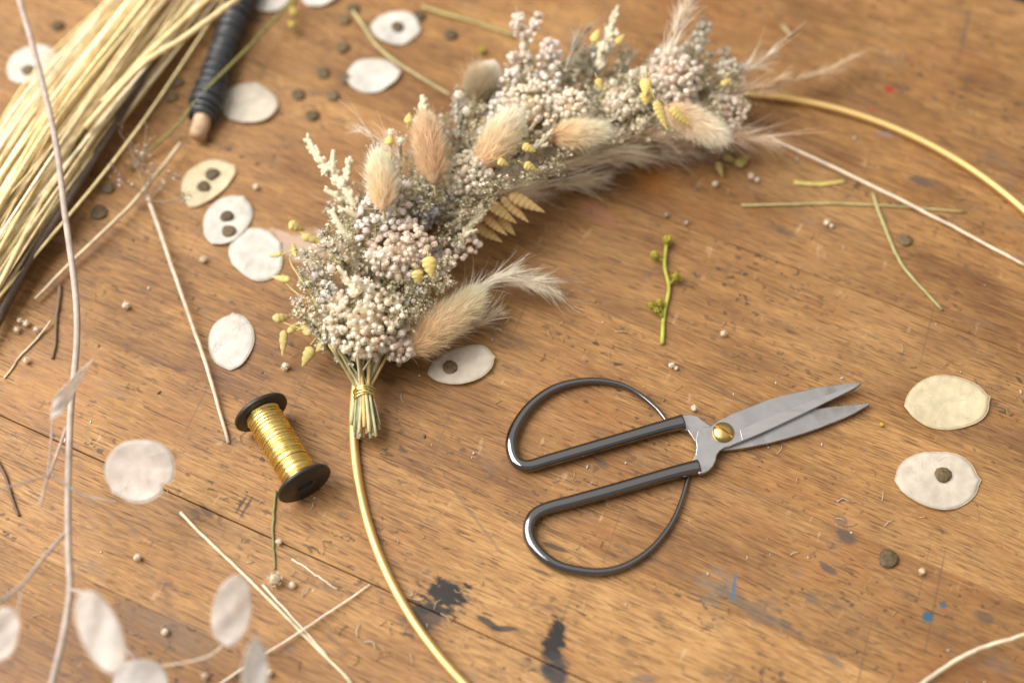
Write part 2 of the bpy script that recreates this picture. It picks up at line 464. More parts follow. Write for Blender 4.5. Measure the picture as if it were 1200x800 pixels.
# ------------------------------------------------------------------ the table and the floor under it
TONES = [.5, .52, .34, .58, .66, .42, .50, .44, .40, .47, .43, .50]
JOINTS = [(-.06, .04), (-.008, .04), (.045, .04), (.0905, .05), (.1318, .42), (.1762, .03), (.2225, .02), (.2695, .04), (.3208, .31), (.372, .04), (.416, .04), (.458, .04), (.4965, 0)]
table = thing('table_top', 'x', 'x', (0, .27, 0)); del table['label']; del table['category']; table['kind'] = 'structure'
for (v0, g0), (v1, g1), tn in zip(JOINTS[:-1], JOINTS[1:], TONES):
    mb = MB(); a = v0+g0*.0005; bq = v1-g1*.0005
    ca = .00018 if g0 > .3 else .00004; cb = .00018 if g1 > .3 else .00004
    z1 = -rng.uniform(0, .00005); u0, u1 = -.62, .60
    nseg = 24
    prof = [(a, -.03), (a, z1-ca), (a+ca, z1), (bq-cb, z1), (bq, z1-cb), (bq, -.03)]
    V = []
    us = np.linspace(u0, u1, nseg+1)
    for u in us:
        for (vv, zz) in prof:
            V.append(UD*u+VD*vv+np.array([0, 0, zz]))
    Q = []
    for i in range(nseg):
        for j in range(6):
            k = (j+1) % 6
            Q.append((i*6+j, (i+1)*6+j, (i+1)*6+k, i*6+k))
    mb.add(V, None, Q)
    o = mb.build('plank', M_WOOD, None, smooth=False); o.color = (tn, tn, tn, 1)
    o.parent = table; o.matrix_parent_inverse.identity(); o.location = (0, 0, 0)
    # keep world coordinates for the grain: the mesh is shifted, not the texture
    o.matrix_parent_inverse = table.matrix_world.inverted() if False else o.matrix_parent_inverse
    o.location = (0, -.27, 0)
mb = MB(); mb.add([(-3, -3, -.75), (3, -3, -.75), (3, 3.5, -.75), (-3, 3.5, -.75)], None, [(0, 1, 2, 3)])
fl = mb.build('floor', M_FLOOR); fl['kind'] = 'structure'

# ------------------------------------------------------------------ scissors
def Z7(x, y, z=0.0): return P(560+x/2.4, 400+y/2.4, z)
s_mpp = mpp(800, 540, .003)
sci = thing('scissors', 'steel florist scissors with looped gunmetal handles and a brass pivot screw', 'scissors', P(800, 545))
def handle(pts, bar_n):
    p = np.array([[*Z7(x, y, z*.001), wd*s_mpp/2.4/2] for (x, y, wd, z) in pts])
    s = spline(p, 150)
    c, r = s[:, :3], s[:, 3]
    t = nrm(np.gradient(c, axis=0)); side = nrm(np.cross(t, [0, 0, 1.])); up = np.cross(side, t)
    N = 28; a = np.arange(N)*2*math.pi/N
    V = []
    for i in range(len(c)):
        f = i/len(c)
        bar = max(0, min(1, (bar_n-f)/.06))       # the straight grip: flatter with a ridge
        e = 2/(2+.5*bar)
        ca, sa = np.cos(a), np.sin(a)
        xx = np.sign(ca)*np.abs(ca)**e; yy = np.sign(sa)*np.abs(sa)**e
        hh = min(r[i]*.95, .0034)
        flare = 1+.10*max(0, 1-f/.06)
        ridge = 1-.0*bar
        V.append(c[i]+side[i]*(xx*r[i]*flare*.95)[:, None]+up[i]*(yy*hh*ridge)[:, None])
    V = np.array(V)
    zmin = V[..., 2].min(); V[..., 2] += max(0, .0002-zmin)
    n = len(c); i = np.arange(n-1)[:, None]*N; j = np.arange(N)[None]; k = (j+1) % N
    Q = np.stack([i+j, i+k, i+N+k, i+N+j], -1).reshape(-1, 4)
    T = [(0, m+1, m) for m in range(1, N-1)]+[((n-1)*N, (n-1)*N+m, (n-1)*N+m+1) for m in range(1, N-1)]
    mb = MB(); mb.add(V.reshape(-1, 3), T, Q)
    return mb
hu = handle([(578, 226, 42, 3.6), (520, 241, 40, 3.6), (420, 270, 38, 3.6), (300, 305, 38, 3.6), (200, 334, 37, 3.5), (140, 350, 35, 3.3), (106, 335, 34, 3.2), (93, 290, 34, 3.2), (106, 240, 32, 3.0), (150, 178, 28, 2.8), (220, 130, 25, 2.6), (310, 111, 22, 2.3), (390, 119, 19, 2), (450, 146, 16, 1.8), (500, 186, 14, 1.6), (530, 222, 12, 1.5)], .42)
hu.build('handle', M_GUN, sci, label='handle loop joined to the blade with the plain edge')
hl = handle([(622, 352, 40, 3.6), (570, 364, 40, 3.6), (480, 389, 38, 3.6), (370, 421, 38, 3.6), (260, 451, 37, 3.5), (190, 470, 35, 3.3), (152, 495, 34, 3.2), (143, 540, 34, 3.2), (165, 585, 34, 3.1), (215, 625, 31, 3.0), (280, 643, 27, 2.8), (350, 647, 23, 2.5), (420, 628, 20, 2.2), (490, 580, 17, 1.9), (545, 510, 15, 1.7), (575, 440, 13, 1.6), (588, 392, 12, 1.5), (592, 368, 12, 1.5)], .38)
hl.build('handle', M_GUN, sci)
def plate(outline, z0, z1, bev=.00035):
    pts = np.array([Z7(x, y, z1)[:2] for x, y in outline])
    bm = bmesh.new()
    vs = [bm.verts.new((x, y, z1)) for x, y in pts]
    f = bm.faces.new(vs)
    if f.normal.z < 0: f.normal_flip()
    bm.normal_update()
    r = bmesh.ops.extrude_face_region(bm, geom=[f])
    for v in [g for g in r['geom'] if isinstance(g, bmesh.types.BMVert)]: v.co.z = z0
    top = [e for e in bm.edges if all(abs(v.co.z-z1) < 1e-6 for v in e.verts)]
    bmesh.ops.bevel(bm, geom=top, offset=bev, segments=2, profile=.6, affect='EDGES', clamp_overlap=True)
    bmesh.ops.triangulate(bm, faces=[f for f in bm.faces if len(f.verts) > 4])
    bmesh.ops.recalc_face_normals(bm, faces=bm.faces[:])
    bm.verts.ensure_lookup_table(); bm.verts.index_update()
    V = [v.co[:] for v in bm.verts]
    T = [[v.index for v in f.verts] for f in bm.faces if len(f.verts) == 3]; Q = [[v.index for v in f.verts] for f in bm.faces if len(f.verts) == 4]
    bm.free(); mb = MB(); mb.add(V, T, Q); return mb
def crv(pts, n): return [tuple(p) for p in spline(np.array(pts, float), n)]
teeth = []
for i in range(17):
    x = 1008+i*5.4; y = 180.5-i*.55
    teeth += [(x, y+(1.6 if i % 2 else -.4))]
blade_lo = [(572, 206), (598, 204), (618, 209), (636, 224), (655, 236), (700, 240), (760, 248), (850, 220), (940, 190)]+teeth+[(1101, 171), (1103, 176)]+crv([(1062, 200), (1000, 227), (900, 263), (800, 289), (740, 300), (688, 306)], 12)+[(676, 296), (650, 292), (628, 296), (612, 284), (600, 264), (590, 250), (572, 247)]
blade_hi = [(602, 334), (612, 318), (615, 296), (612, 276), (618, 252), (632, 238), (655, 238)]+crv([(668, 229), (700, 212), (760, 184), (840, 157), (920, 136), (1000, 122), (1074, 114)], 14)+[(1080, 117)]+crv([(1066, 128), (1020, 151), (950, 185), (860, 228), (790, 260), (740, 280)], 10)+crv([(712, 291), (690, 300), (674, 314), (669, 334), (658, 355), (642, 367), (622, 372)], 9)
plate(blade_lo, .0011, .0029).build('blade', M_STEEL, sci, smooth=False, label='blade with fine teeth near its tip')
bh = plate(blade_hi, .0031, .0049).build('blade', M_STEEL, sci, smooth=False)
# ground hollow line on the upper blade
gf = [(737, 249)]+crv([(780, 229), (860, 196), (950, 163), (1040, 130), (1068, 120)], 10)+crv([(1058, 131), (1018, 150), (948, 184), (858, 227), (788, 259), (744, 277)], 10)
plate(gf, .0047, .00498, .00006).build('ground_face', M_GROUND, bh, smooth=False)
pc = Z7(690, 256, .0049); R = 31/2.4*s_mpp
def half_dome(sgn, ang):
    mb = MB(); V = []; Q = []; n = 16; mrow = 8; gap = R*.09
    d = np.array([math.cos(ang), math.sin(ang), 0]); o_ = np.array([-d[1], d[0], 0])*sgn
    for j in range(mrow+1):
        t = j/mrow
        if j == 0: rr, zz = R, 0
        else:
            ph = (j-1)/(mrow-1)*math.pi/2
            rr = R*(math.cos(ph)*.99); zz = R*.12+R*.40*math.sin(ph)
        for i in range(n+1):
            a = math.pi*i/n
            x, y = rr*math.cos(a), rr*math.sin(a)
            lim = math.sqrt(max(rr*rr-gap*gap, 0)) if rr > gap else 0
            y = max(y, gap); x = max(-max(lim, 0), min(max(lim, 0), x))
            V.append(pc+d*x+o_*y+np.array([0, 0, zz]))
    for j in range(mrow):
        for i in range(n): Q.append((j*(n+1)+i, j*(n+1)+i+1, (j+1)*(n+1)+i+1, (j+1)*(n+1)+i))
    # slot wall
    wallV = [V[j*(n+1)+i] for j in range(mrow+1) for i in (0, n)]
    base = len(V); V += wallV
    for j in range(mrow): Q.append((base+2*j, base+2*j+1, base+2*j+3, base+2*j+2))
    mb.add(V, None, Q); return mb
mb = MB()
for sg in (1, -1):
    h = half_dome(sg, math.radians(-38)); mb.add(np.concatenate(h.V), None, np.concatenate(h.F4))
a = np.arange(24)*2*math.pi/24
mb.add(np.vstack([pc+np.stack([R*.97*np.cos(a), R*.97*np.sin(a), np.full(24, R*.18)], 1)]), [(0, i, i+1) for i in range(1, 23)])
mb.build('pivot_screw', M_BRASS, sci)

# ------------------------------------------------------------------ spool of gold wire
Rf = .0106
A = P(306, 483, Rf); B = P(356.5, 566, Rf)
ax = nrm(B-A); up = np.array([0, 0, 1.]); sd = np.cross(ax, up)
spo = thing('wire_spool', 'black plastic spool wound with fine shiny gold wire', 'wire spool', P(331, 540))
def lathe(mb, o, prof, n=48, c=(1, 1, 1)):
    a = np.arange(n)*2*math.pi/n
    V = np.concatenate([o+ax*s+(sd*np.cos(a)[:, None]+up*np.sin(a)[:, None])*r for s, r in prof])
    k = len(prof)
    Q = [(j*n+i, j*n+(i+1) % n, (j+1)*n+(i+1) % n, (j+1)*n+i) for j in range(k-1) for i in range(n)]
    mb.add(V, None, Q, c)
th = .0016
fp = [(-th/2, .0032), (-th/2, Rf-.0003), (-th/2+.0003, Rf), (th/2-.0003, Rf), (th/2, Rf-.0003), (th/2-.0001, .0044), (th/2+.0005, .0040), (th/2+.0005, .0033), (th/2-.001, .0029), (-th/2, .0029), (-th/2, .0032)]
for o_, s in ((A, -1), (B, 1)):
    mb = MB(); lathe(mb, o_, [(x*s, r) for x, r in (fp if s > 0 else fp)])
    mb.build('flange', M_BLACK, spo)
LEN = np.linalg.norm(B-A)
mb = MB(); lathe(mb, A, [(0.0, .003), (LEN, .003), (LEN-.0001, .0026), (0.0, .0026)]); mb.build('hub_tube', M_BLACK, spo)
mb = MB(); lathe(mb, A, [(th/2, .0062), (LEN-th/2, .0062)]); wnd = mb
for lay in range(2):
    turns = 44 if lay == 0 else 17
    n = turns*22; t = np.linspace(0, 1, n)
    an = t*turns*2*math.pi+lay
    s = th/2+.0002+(LEN-th-.0004)*np.clip(t+np.interp(t, np.linspace(0, 1, 60), rng.normal(0, .006, 60)), 0, 1)
    r = .00635+lay*.00026+np.interp(t, np.linspace(0, 1, 50), rng.uniform(-.0001, .00022, 50))
    wob = .0004*np.sin(an*.5+lay*2+t*9)
    pts = A+ax*(np.clip(s+wob, th/2+.0002, LEN-th/2-.0002))[:, None]+(sd*np.cos(an)[:, None]+up*np.sin(an)[:, None])*r[:, None]
    rad = .00021
    tt = nrm(np.gradient(pts, axis=0)); rr = nrm(sd*np.cos(an)[:, None]+up*np.sin(an)[:, None]); bb = np.cross(tt, rr)
    K = 6; aa = np.arange(K)*2*math.pi/K
    V = (pts[:, None]+(rr[:, None]*np.cos(aa)[None, :, None]+bb[:, None]*np.sin(aa)[None, :, None])*rad).reshape(-1, 3)
    i = np.arange(n-1)[:, None]*K; j = np.arange(K)[None]; k = (j+1) % K
    wnd.add(V, None, np.stack([i+j, i+k, i+K+k, i+K+j], -1).reshape(-1, 4))
wnd.build('wire_winding', M_WIRE, spo)

# ------------------------------------------------------------------ honesty seed discs
WHITE = (.73, .69, .61); CREAM = (.76, .65, .43); IVORY = (.72, .64, .52)
def disc_mesh(cen, ex, ey, a, b, curl=.0012, tips=((0, .07),), notch=None, flat_side=0.0, colr=WHITE, seed=0, thick=.00012, twist=0.0):
    """thin papery oval; ex, ey span its plane, a and b its half sizes in metres"""
    r_ = np.random.default_rng(seed)
    nz = np.cross(ex, ey)
    NA, NR = 64, 9
    V = []
    ph = r_.uniform(0, 6.28, 6)
    rim = []
    for i in range(NA):
        an = 2*math.pi*i/NA
        k = 1+.018*math.sin(3*an+ph[0])+.012*math.sin(5*an+ph[1])+.012*math.sin(2*an+ph[2])
        for (ta, th_) in tips:
            dd = (an-ta+math.pi) % (2*math.pi)-math.pi
            k += th_*math.exp(-(dd/.10)**2)
        x = k*math.cos(an); y = k*math.sin(an)
        if flat_side and y < 0: y *= 1-flat_side
        if notch is not None:
            dd = (an-notch+math.pi) % (2*math.pi)-math.pi
            s_ = 1-.22*math.exp(-(dd/.13)**2); x *= s_; y *= s_
        rim.append((x, y))
    def surf(x, y):
        zz = curl*(.6*math.sin(2.3*x+ph[3])*math.cos(1.7*y+ph[4])+.45*(x*x+y*y)*math.sin(2*math.atan2(y, x)+ph[5])+.18*math.sin(6*x+4*y+ph[0]))
        if twist:
            an = twist*x; return cen+ex*a*x+(ey*math.cos(an)+nz*math.sin(an))*b*y+nz*zz
        return cen+ex*(a*x)+ey*(b*y)+nz*zz
    top = []; C = []
    for j in range(NR+1):
        f = j/NR
        for (x, y) in rim:
            top.append(surf(x*f, y*f)); 
            g = 1+r_.uniform(-.02, .02)
            C.append(np.array(colr)*g*(1 if f < .93 else .86))
    top = np.array(top)
    V = np.vstack([top+nz*thick/2, top-nz*thick/2]); n1 = len(top)
    Q = []
    for j in range(NR):
        for i in range(NA):
            k = (i+1) % NA
            q = (j*NA+i, (j+1)*NA+i, (j+1)*NA+k, j*NA+k)
            Q.append(q); Q.append(tuple(n1+x for x in q[::-1]))
    for i in range(NA):
        k = (i+1) % NA; r0 = NR*NA
        Q.append((r0+i, n1+r0+i, n1+r0+k, r0+k))
    mb = MB(); mb.add(V, None, Q, np.vstack([C, C]))
    rp = top[NR*NA:NR*NA+NA]
    rb = MB(); rb.tube(np.vstack([rp, rp[:1]]), .00015, 5, np.array(colr)*np.array([.78, .70, .58]), cap=False)
    # fine raised veins from the middle
    for q in range(5):
        i0 = int(r_.integers(0, NA)); pr = [top[int(j)*NA+(i0+int(r_.integers(-2, 3))) % NA]+nz*.00012 for j in np.linspace(int(r_.integers(1, 5)), NR-1, 5)]
        rb.tube(spline(pr, 9), .00006, 3, np.array(colr)*np.array([.93, .90, .86]), cap=False)
    return mb, rb, top
def seed_mesh(mb, c, r, d=(1, 0, 0), z=0.0006, k=0):
    r_ = np.random.default_rng(k)
    V = ICO2[0].copy()
    an = np.arctan2(V[:, 1], V[:, 0])
    sc_ = 1-.24*np.exp(-((an-.6)/.4)**2)+.05*np.sin(3*an+k)
    V = V*np.c_[sc_, sc_, np.ones(len(V))]
    V[:, 2] *= .15*(1+.25*np.sin(4*V[:, 0]+k))*(1-.25*np.exp(-(np.hypot(V[:, 0], V[:, 1])/.5)**2))
    F = frames(np.array([0, 0, 1.])+r_.normal(0, .06, 3))[0]
    a = r_.uniform(0, 6.28); Rz = np.array([[math.cos(a), -math.sin(a), 0], [math.sin(a), math.cos(a), 0], [0, 0, 1]])
    cc = np.array([.10, .068, .032])*r_.uniform(.8, 1.5)
    mb.add((V*r)@(F@Rz).T+np.asarray(c)+np.array([0, 0, z]), ICO2[1], None, cc)
X, Y = np.array([1., 0, 0]), np.array([0, 1., 0])
def loose_disc(px, py, wpx, hpx, ang, label, seeds=(), colr=WHITE, tips=((0, .07), (math.pi, .04)), z=.0011, k=0, flat_side=0, notch=None, curl=.0010, lift=0.0):
    q = mpp(px, py)
    c = P(px, py, z+lift*.5)
    a = math.radians(ang)
    tl = np.array([0, 0, lift/(wpx*q)])
    ex = nrm(np.array([math.cos(a), math.sin(a), 0])+tl); ey = nrm(np.cross([0, 0, 1.], ex))
    ey = np.cross(np.cross(ex, ey), ex); 
    root = thing('honesty_disc', label, 'seed disc', P(px, py), 'loose honesty discs on the table')
    mb, rb, top = disc_mesh(c, ex, ey, wpx*q/2, hpx*q/2/.875, curl, tips, notch, flat_side, colr, 100+k)
    zmin = top[:, 2].min(); sh = np.array([0, 0, .0003-zmin])
    for m in (mb, rb): m.V = [v+sh for v in m.V]
    body = mb.build('membrane', M_POD, root)
    rb.build('rim', M_STALK, body)
    for i, (sx, sy) in enumerate(seeds):
        sm = MB(); zz = top[np.argmin(((top-P(sx, sy, c[2]))[:, :2]**2).sum(1)), 2]+sh[2]
        seed_mesh(sm, P(sx, sy, zz), .0031*rng.uniform(.9, 1.1), z=.0006, k=k*7+i)
        sm.build('seed', M_SEED, root)
DISCS = [
    (38, 75, 60, 48, 42, 'pale disc with one seed beneath the bleached branch stem', [(33, 83)], WHITE, 0, 0),
    (463, 33, 57, 42, -6, 'oval white disc with a single dark seed in its centre', [(466, 32)], WHITE, 0, 0),
    (437, 88, 62, 42, 8, 'plain white disc overlapping a dark seed at its notched end', [], WHITE, 0, 3.1),
    (292, 122, 55, 60, 80, 'plain round disc beside the black wire wrapped stick', [], IVORY, 0, 0),
    (249, 217, 72, 64, 52, 'half moon cream disc showing two dark seeds', [(249, 205), (239, 219)], CREAM, .62, 0),
    (267, 258, 68, 50, 65, 'white oval disc with two seeds touching a plain round one', [(266, 254), (268, 271)], WHITE, .1, 0),
    (300, 297, 58, 68, 30, 'plain round disc touched by small yellow spikelets', [], WHITE, 0, 0),
    (271, 399, 72, 46, 94, 'plain upright oval disc between thin stalk and yellow spikelets', [], WHITE, 0, 0),
    (541, 427, 76, 42, 14, 'creamy disc with one seed beside the fluffy bunny tail', [(527, 431)], IVORY, 0, 0),
    (1110, 471, 98, 60, 6, 'plain yellowish disc with pointed end near the scissor tips', [], CREAM, 0, 0),
    (1099, 562, 97, 63, 0, 'large ivory disc with one round brown seed', [(1105, 557)], IVORY, 0, 0),
    (316, 1, 44, 30, 10, 'white disc half hidden by a yellow podded stalk', [], WHITE, 0, 0),
    (374, -6, 44, 30, 0, 'white disc beside yellow pods behind the other discs', [], WHITE, 0, 0),
]
for i, (px, py, a_, b_, an, lb, sds, cl, fs, no) in enumerate(DISCS):
    loose_disc(px, py, a_, b_, an, lb, sds, cl, k=i, flat_side=fs, notch=no or None, curl=.0008 if i in (8, 9, 10) else .0010, lift=.002 if i == 8 else 0)

# loose seeds
SEEDS = [(414, 12), (404, 24), (402, 57), (491, 20), (528, 42), (379, 87), (406, 93), (350, 112), (390, 113), (366, 136), (208, 98), (201, 115), (127, 221), (68, 31), (1060, 282), (1040, 655), (116, 250)]
for i, (px, py) in enumerate(SEEDS):
    mb = MB(); o_ = P(px, py); seed_mesh(mb, o_, .0030 if i < 15 else .0037, z=.0009, k=i+50)
    o = mb.build('honesty_seed', M_SEED, origin=o_)
    lb = 'small flat dark brown seed lying loose among the white discs'; g = 'loose dark seeds'
    if i in (10, 11): lb = 'dark seed between golden straw and the wrapped stick'
    if i in (12, 16): lb = 'dark seed below the dark twig beside straw bundle'
    if i == 13: lb = 'dark seed near the stem crossing the straw bundle'
    if i == 14: lb = 'dark oval seed beside a thin green stalk piece'
    if i == 15: lb = 'larger split olive brown seed on bare wood beside a white bud'
    tag(o, lb, 'seed', g)

# ------------------------------------------------------------------ helpers for stalks
def stalk_obj(name, pts, r, c, label, cat, z=None, mat=None, n=24, taper=.75, sides=7, group=None, flat=None):
    p = spline(np.array(PP(pts)), n)
    p[:, :2] += np.cumsum(rng.normal(0, .00011, (n, 2)), 0)
    r = r*.72; mb = MB(); rr = np.linspace(r, r*taper, n)
    p[:, 2] = np.maximum(p[:, 2], rr*(flat or 1)+.0001)
    cc = np.array(c)[None]*np.interp(np.arange(n), np.linspace(0, n, 7), rng.uniform(.85, 1.12, 7))[:, None]
    mb.tube(p, rr, sides, cc, flat=flat)
    o_ = tuple(p[0]*[1, 1, 0]); o = mb.build(name, mat or M_STALK, origin=o_)
    tag(o, label, cat, group); return o
STRAW = (.62, .47, .26); PALE = (.70, .60, .44); GREEN = (.30, .27, .10)
stalk_obj('straw', [(212, 601), (300, 690), (412, 802)], .0009, (.72, .60, .40), 'longest pale straw running from bare wood past the sheer disc', 'straw')
stalk_obj('straw', [(308, 685), (360, 742), (414, 806)], .0006, (.74, .64, .46), 'thin short straw crossing over a longer one at its end', 'straw')
stalk_obj('straw', [(255, 803, .0018), (345, 744, .0022), (434, 687, .001)], .00055, (.76, .68, .52), 'thin straw laid across two others towards the gold hoop', 'straw')
stalk_obj('straw', [(342, 655), (368, 672), (396, 690)], .0005, (.72, .60, .42), 'shortest straw fragment beside the board joint', 'straw')
stalk_obj('grass_stalk', [(868, 241), (1000, 240), (1132, 249)], .0008, (.40, .34, .15), 'thin straight green stalk lying across under the white stem', 'grass stalk')
stalk_obj('grass_stalk', [(1022, 228), (1040, 275), (1060, 315), (1104, 365)], .0010, (.33, .30, .13), 'curved olive grass stalk bending beside an oval seed', 'grass stalk')
stalk_obj('leaf_fragment', [(931, 214), (960, 217), (992, 215)], .0016, (.50, .40, .12), 'short flat yellow piece of leaf blade', 'leaf piece', flat=.4)
stalk_obj('plume_stalk', [(905, 163, .012), (1000, 207, .005), (1110, 262, .002), (1205, 312, .001)], .0011, (.74, .60, .44), 'long pale smooth stem reaching out from the plume under the gold hoop', 'stem')
stalk_obj('bare_stalk', [(1075, 806, .002), (1120, 775, .004), (1160, 757, .006), (1212, 742, .008)], .0012, (.62, .52, .37), 'curved bare beige stem alone on dark worn wood', 'stem')
stalk_obj('dry_stalk', [(172, 228, .004), (205, 320, .004), (240, 420, .003), (269, 517, .001)], .0013, (.58, .46, .34), 'straight beige stem running from mauve flower sprig towards the spool', 'stem')
stalk_obj('green_stalk', [(323, 575), (322, 620), (324, 668)], .0008, (.24, .22, .08), 'short green stem poking out from beneath the spool', 'stem')
stalk_obj('dark_stalk', [(70, 335), (66, 380), (61, 422)], .0011, (.20, .12, .07), 'short dark brown stem beneath the bleached branch', 'stem')
stalk_obj('dark_stalk', [(-6, 538), (10, 570), (24, 607)], .0010, (.16, .09, .06), 'short dark purple brown twig piece beside thin branchlets', 'stem')
stalk_obj('green_stalk', [(413, 14, .004), (451, 64, .004), (530, 112, .006)], .0011, (.42, .36, .17), 'olive stem running between white discs into the flowers', 'stem')
stalk_obj('green_stalk', [(495, 10), (550, 26), (606, 44)], .0013, (.40, .33, .13), 'olive stem piece behind the flowers with green end', 'stem')
stalk_obj('stub', [(916, 32), (920, 38), (926, 45)], .0017, (.34, .26, .12), 'short stubby cut stem on empty wood beyond the plumes', 'stem')
stalk_obj('beige_stalk', [(212, 168, .006), (160, 232, .005), (108, 283, .004), (40, 350, .003)], .0013, (.60, .46, .30), 'long beige stem passing under mauve sprig and bleached branch', 'stem')
stalk_obj('thin_stalk', [(60, 375, .002), (28, 412), (6, 442)], .0007, (.56, .44, .30), 'thin stem below tiny white berries', 'stem')

# podded stalk by the stick
ps = thing('podded_stalk', 'dark green stalk with yellow pods lying along the wrapped stick', 'plant stalk', P(300, 50))
mb = MB(); mb.tube(spline(PP([(345, 0, .006), (318, 28, .010), (290, 57, .013), (236, 111, .012), (205, 150, .006), (150, 198, .002)]), 30), np.linspace(.0009, .0006, 30), 6, (.22, .19, .06)); mb.build('stalk', M_STALK, ps)
for (x, y) in ((346, 4), (348, 19), (338, 30)):
    mb = MB(); mb.inst(SPK4, P(x, y, .006), .0026, frames(nrm(rnd(1)*.4+[0.3, .5, .6])), (.58, .44, .12)); mb.build('pod', M_PLANT, ps)

# ------------------------------------------------------------------ dark twig, straw bundle and wrapped stick
stalk_obj('dark_twig', [(-20, 410, .004), (30, 312, .008), (75, 240, .010), (115, 175, .010), (150, 115, .012), (185, 55, .012)], .0027, (.085, .055, .038), 'thick dark brown twig under the edge of the golden straw', 'twig', n=40)
bun = thing('straw_bundle', 'loose bundle of golden yellow dried grass stalks', 'grass bundle', P(90, 180))
for i in range(135):
    t = rng.uniform(0, 1); lay = rng.uniform(0, 1)
    p0 = (-60+rng.normal(0, 14)+t*35, 278+82*t+rng.normal(0, 12))
    p1 = (158+118*(t**1.5)+rng.normal(0, 13), -28+rng.normal(0, 6))
    mx_ = ((p0[0]+p1[0])/2+rng.normal(0, 7)-10*(1-t), (p0[1]+p1[1])/2+rng.normal(0, 6)-8)
    z0 = .004+lay*.020*(1-abs(t-.45)*1.1)
    pts = PP([(*p0, z0*.9), (*mx_, z0), (*p1, z0*1.05)])
    n = 12; mb = MB(); r = rng.uniform(.0004, .0011)
    base = np.array([(.84, .64, .32), (.80, .62, .34), (.88, .72, .44), (.70, .56, .28), (.90, .79, .56)][int(rng.integers(0, 5))])
    mb.tube(spline(pts, n), np.linspace(r, r*.7, n), 5, base*rng.uniform(.85, 1.1)); mb.build('stalk', M_STALK, bun)
for pp in ([(285, -6, .03), (215, 45, .03), (165, 78, .026), (100, 150, .02)], [(250, -6, .028), (190, 48, .028), (120, 120, .022)]):
    mb = MB(); mb.tube(spline(PP(pp), 14), .0014, 6, (.70, .52, .26)); mb.build('stalk', M_STALK, bun)

stk = thing('wrapped_stick', 'wooden stick wound with black binding wire', 'wire stick', P(258, 80))
S0 = P(292, -28, .0062); S1 = P(236, 138, .0062); S2 = P(231, 160, .0058)
d = nrm(S1-S0); Ls = np.linalg.norm(S1-S0)
mb = MB(); cs = np.linspace(S0, S2, 12); mb.tube(cs, [.0038]*11+[.0035], 14, (.50, .33, .20)); mb.build('stick', M_STALK, stk)
sdv = np.cross(d, up); uv = np.cross(sdv, d)
mb = MB(); turns = 36; n = turns*20; t = np.linspace(0, 1, n); an = t*turns*2*math.pi
bul = .0055+.0007*np.sin(t*7+1)-.0018*np.clip((t-.93)/.07, 0, 1)+np.interp(t, np.linspace(0, 1, 90), rng.uniform(-.0003, .0004, 90))
s = Ls*np.clip(t+np.interp(t, np.linspace(0, 1, 70), rng.normal(0, .006, 70)), 0, 1)
pts = S0+d*s[:, None]+(sdv*np.cos(an)[:, None]+uv*np.sin(an)[:, None])*bul[:, None]
mb.tube(np.linspace(S0, S1, 10), .0052, 12, (1, 1, 1))
tt = nrm(np.gradient(pts, axis=0)); rr = nrm(sdv*np.cos(an)[:, None]+uv*np.sin(an)[:, None]); bb = np.cross(tt, rr)
K = 5; aa = np.arange(K)*2*math.pi/K
V = (pts[:, None]+(rr[:, None]*np.cos(aa)[None, :, None]+bb[:, None]*np.sin(aa)[None, :, None])*.00125).reshape(-1, 3)
i = np.arange(n-1)[:, None]*K; j = np.arange(K)[None]; k = (j+1) % K
mb.add(V, None, np.stack([i+j, i+k, i+K+k, i+K+j], -1).reshape(-1, 4))
mb.build('wire_wrap', M_CORD, stk)

# ------------------------------------------------------------------ mauve sprig by the straw
def tiny_sprig(mb, base, d, L, nb, fs, cstem, cflo, spread=.6, r=.0003, per=6, tm=None):
    d = nrm(np.asarray(d, float)); base = np.asarray(base, float)
    tip = base+d*L
    mid = base+d*L*.5+rnd(1, L*.05)[0]
    main = spline([base, mid, tip], 8); mb.tube(main, np.linspace(r, r*.5, 8), 4, cstem, cap=False)
    cen = []; dirs = []
    for q in range(nb):
        t = rng.uniform(.3, 1.0)
        o = main[int(t*7)]
        bd = nrm(d+rnd(1, spread)[0]); bl = L*rng.uniform(.12, .32)*(1.25-t*.5)
        e = o+bd*bl
        mb.tube(np.array([o, (o+e)/2+rnd(1, bl*.06)[0], e]), [r*.6, r*.5, r*.4], 3, cstem, cap=False)
        k = max(1, int(per*rng.uniform(.6, 1.4)))
        cc = o+(e-o)*rng.uniform(.45, 1.1, (k, 1))+rnd(k, fs*.9)
        cen.append(cc); dirs.append(nrm(bd+rnd(k, .5)))
    cen = np.concatenate(cen); dirs = np.concatenate(dirs)
    cf = np.asarray(cflo); cf = cf[rng.integers(0, len(cf), len(cen))]*rng.uniform(.85, 1.12, (len(cen), 1))
    mb.inst(tm or STAR, cen, (fs*rng.uniform(.7, 1.25, (len(cen), 1)))*np.ones((1, 3)), frames(dirs), cf)
MAUVE = np.array([(.62, .50, .42), (.76, .66, .60), (.50, .38, .33)])
mv = thing('mauve_sprig', 'sprig with tiny mauve flowers on the bare wood beside the straw', 'flower sprig', P(172, 225))
for (x0, y0, x1, y1) in ((172, 228, 136, 148), (172, 226, 172, 150), (173, 226, 184, 190), (172, 230, 128, 190), (172, 215, 158, 170), (176, 235, 205, 205), (170, 235, 222, 228)):
    mb = MB(); a = P(x0, y0, .005); b = P(x1, y1, rng.uniform(.010, .022)); tiny_sprig(mb, a, b-a, np.linalg.norm(b-a), 6, .0009, (.40, .30, .20), MAUVE, .35, .0003, 3)
    mb.build('flower_branch', M_PLANT, mv)

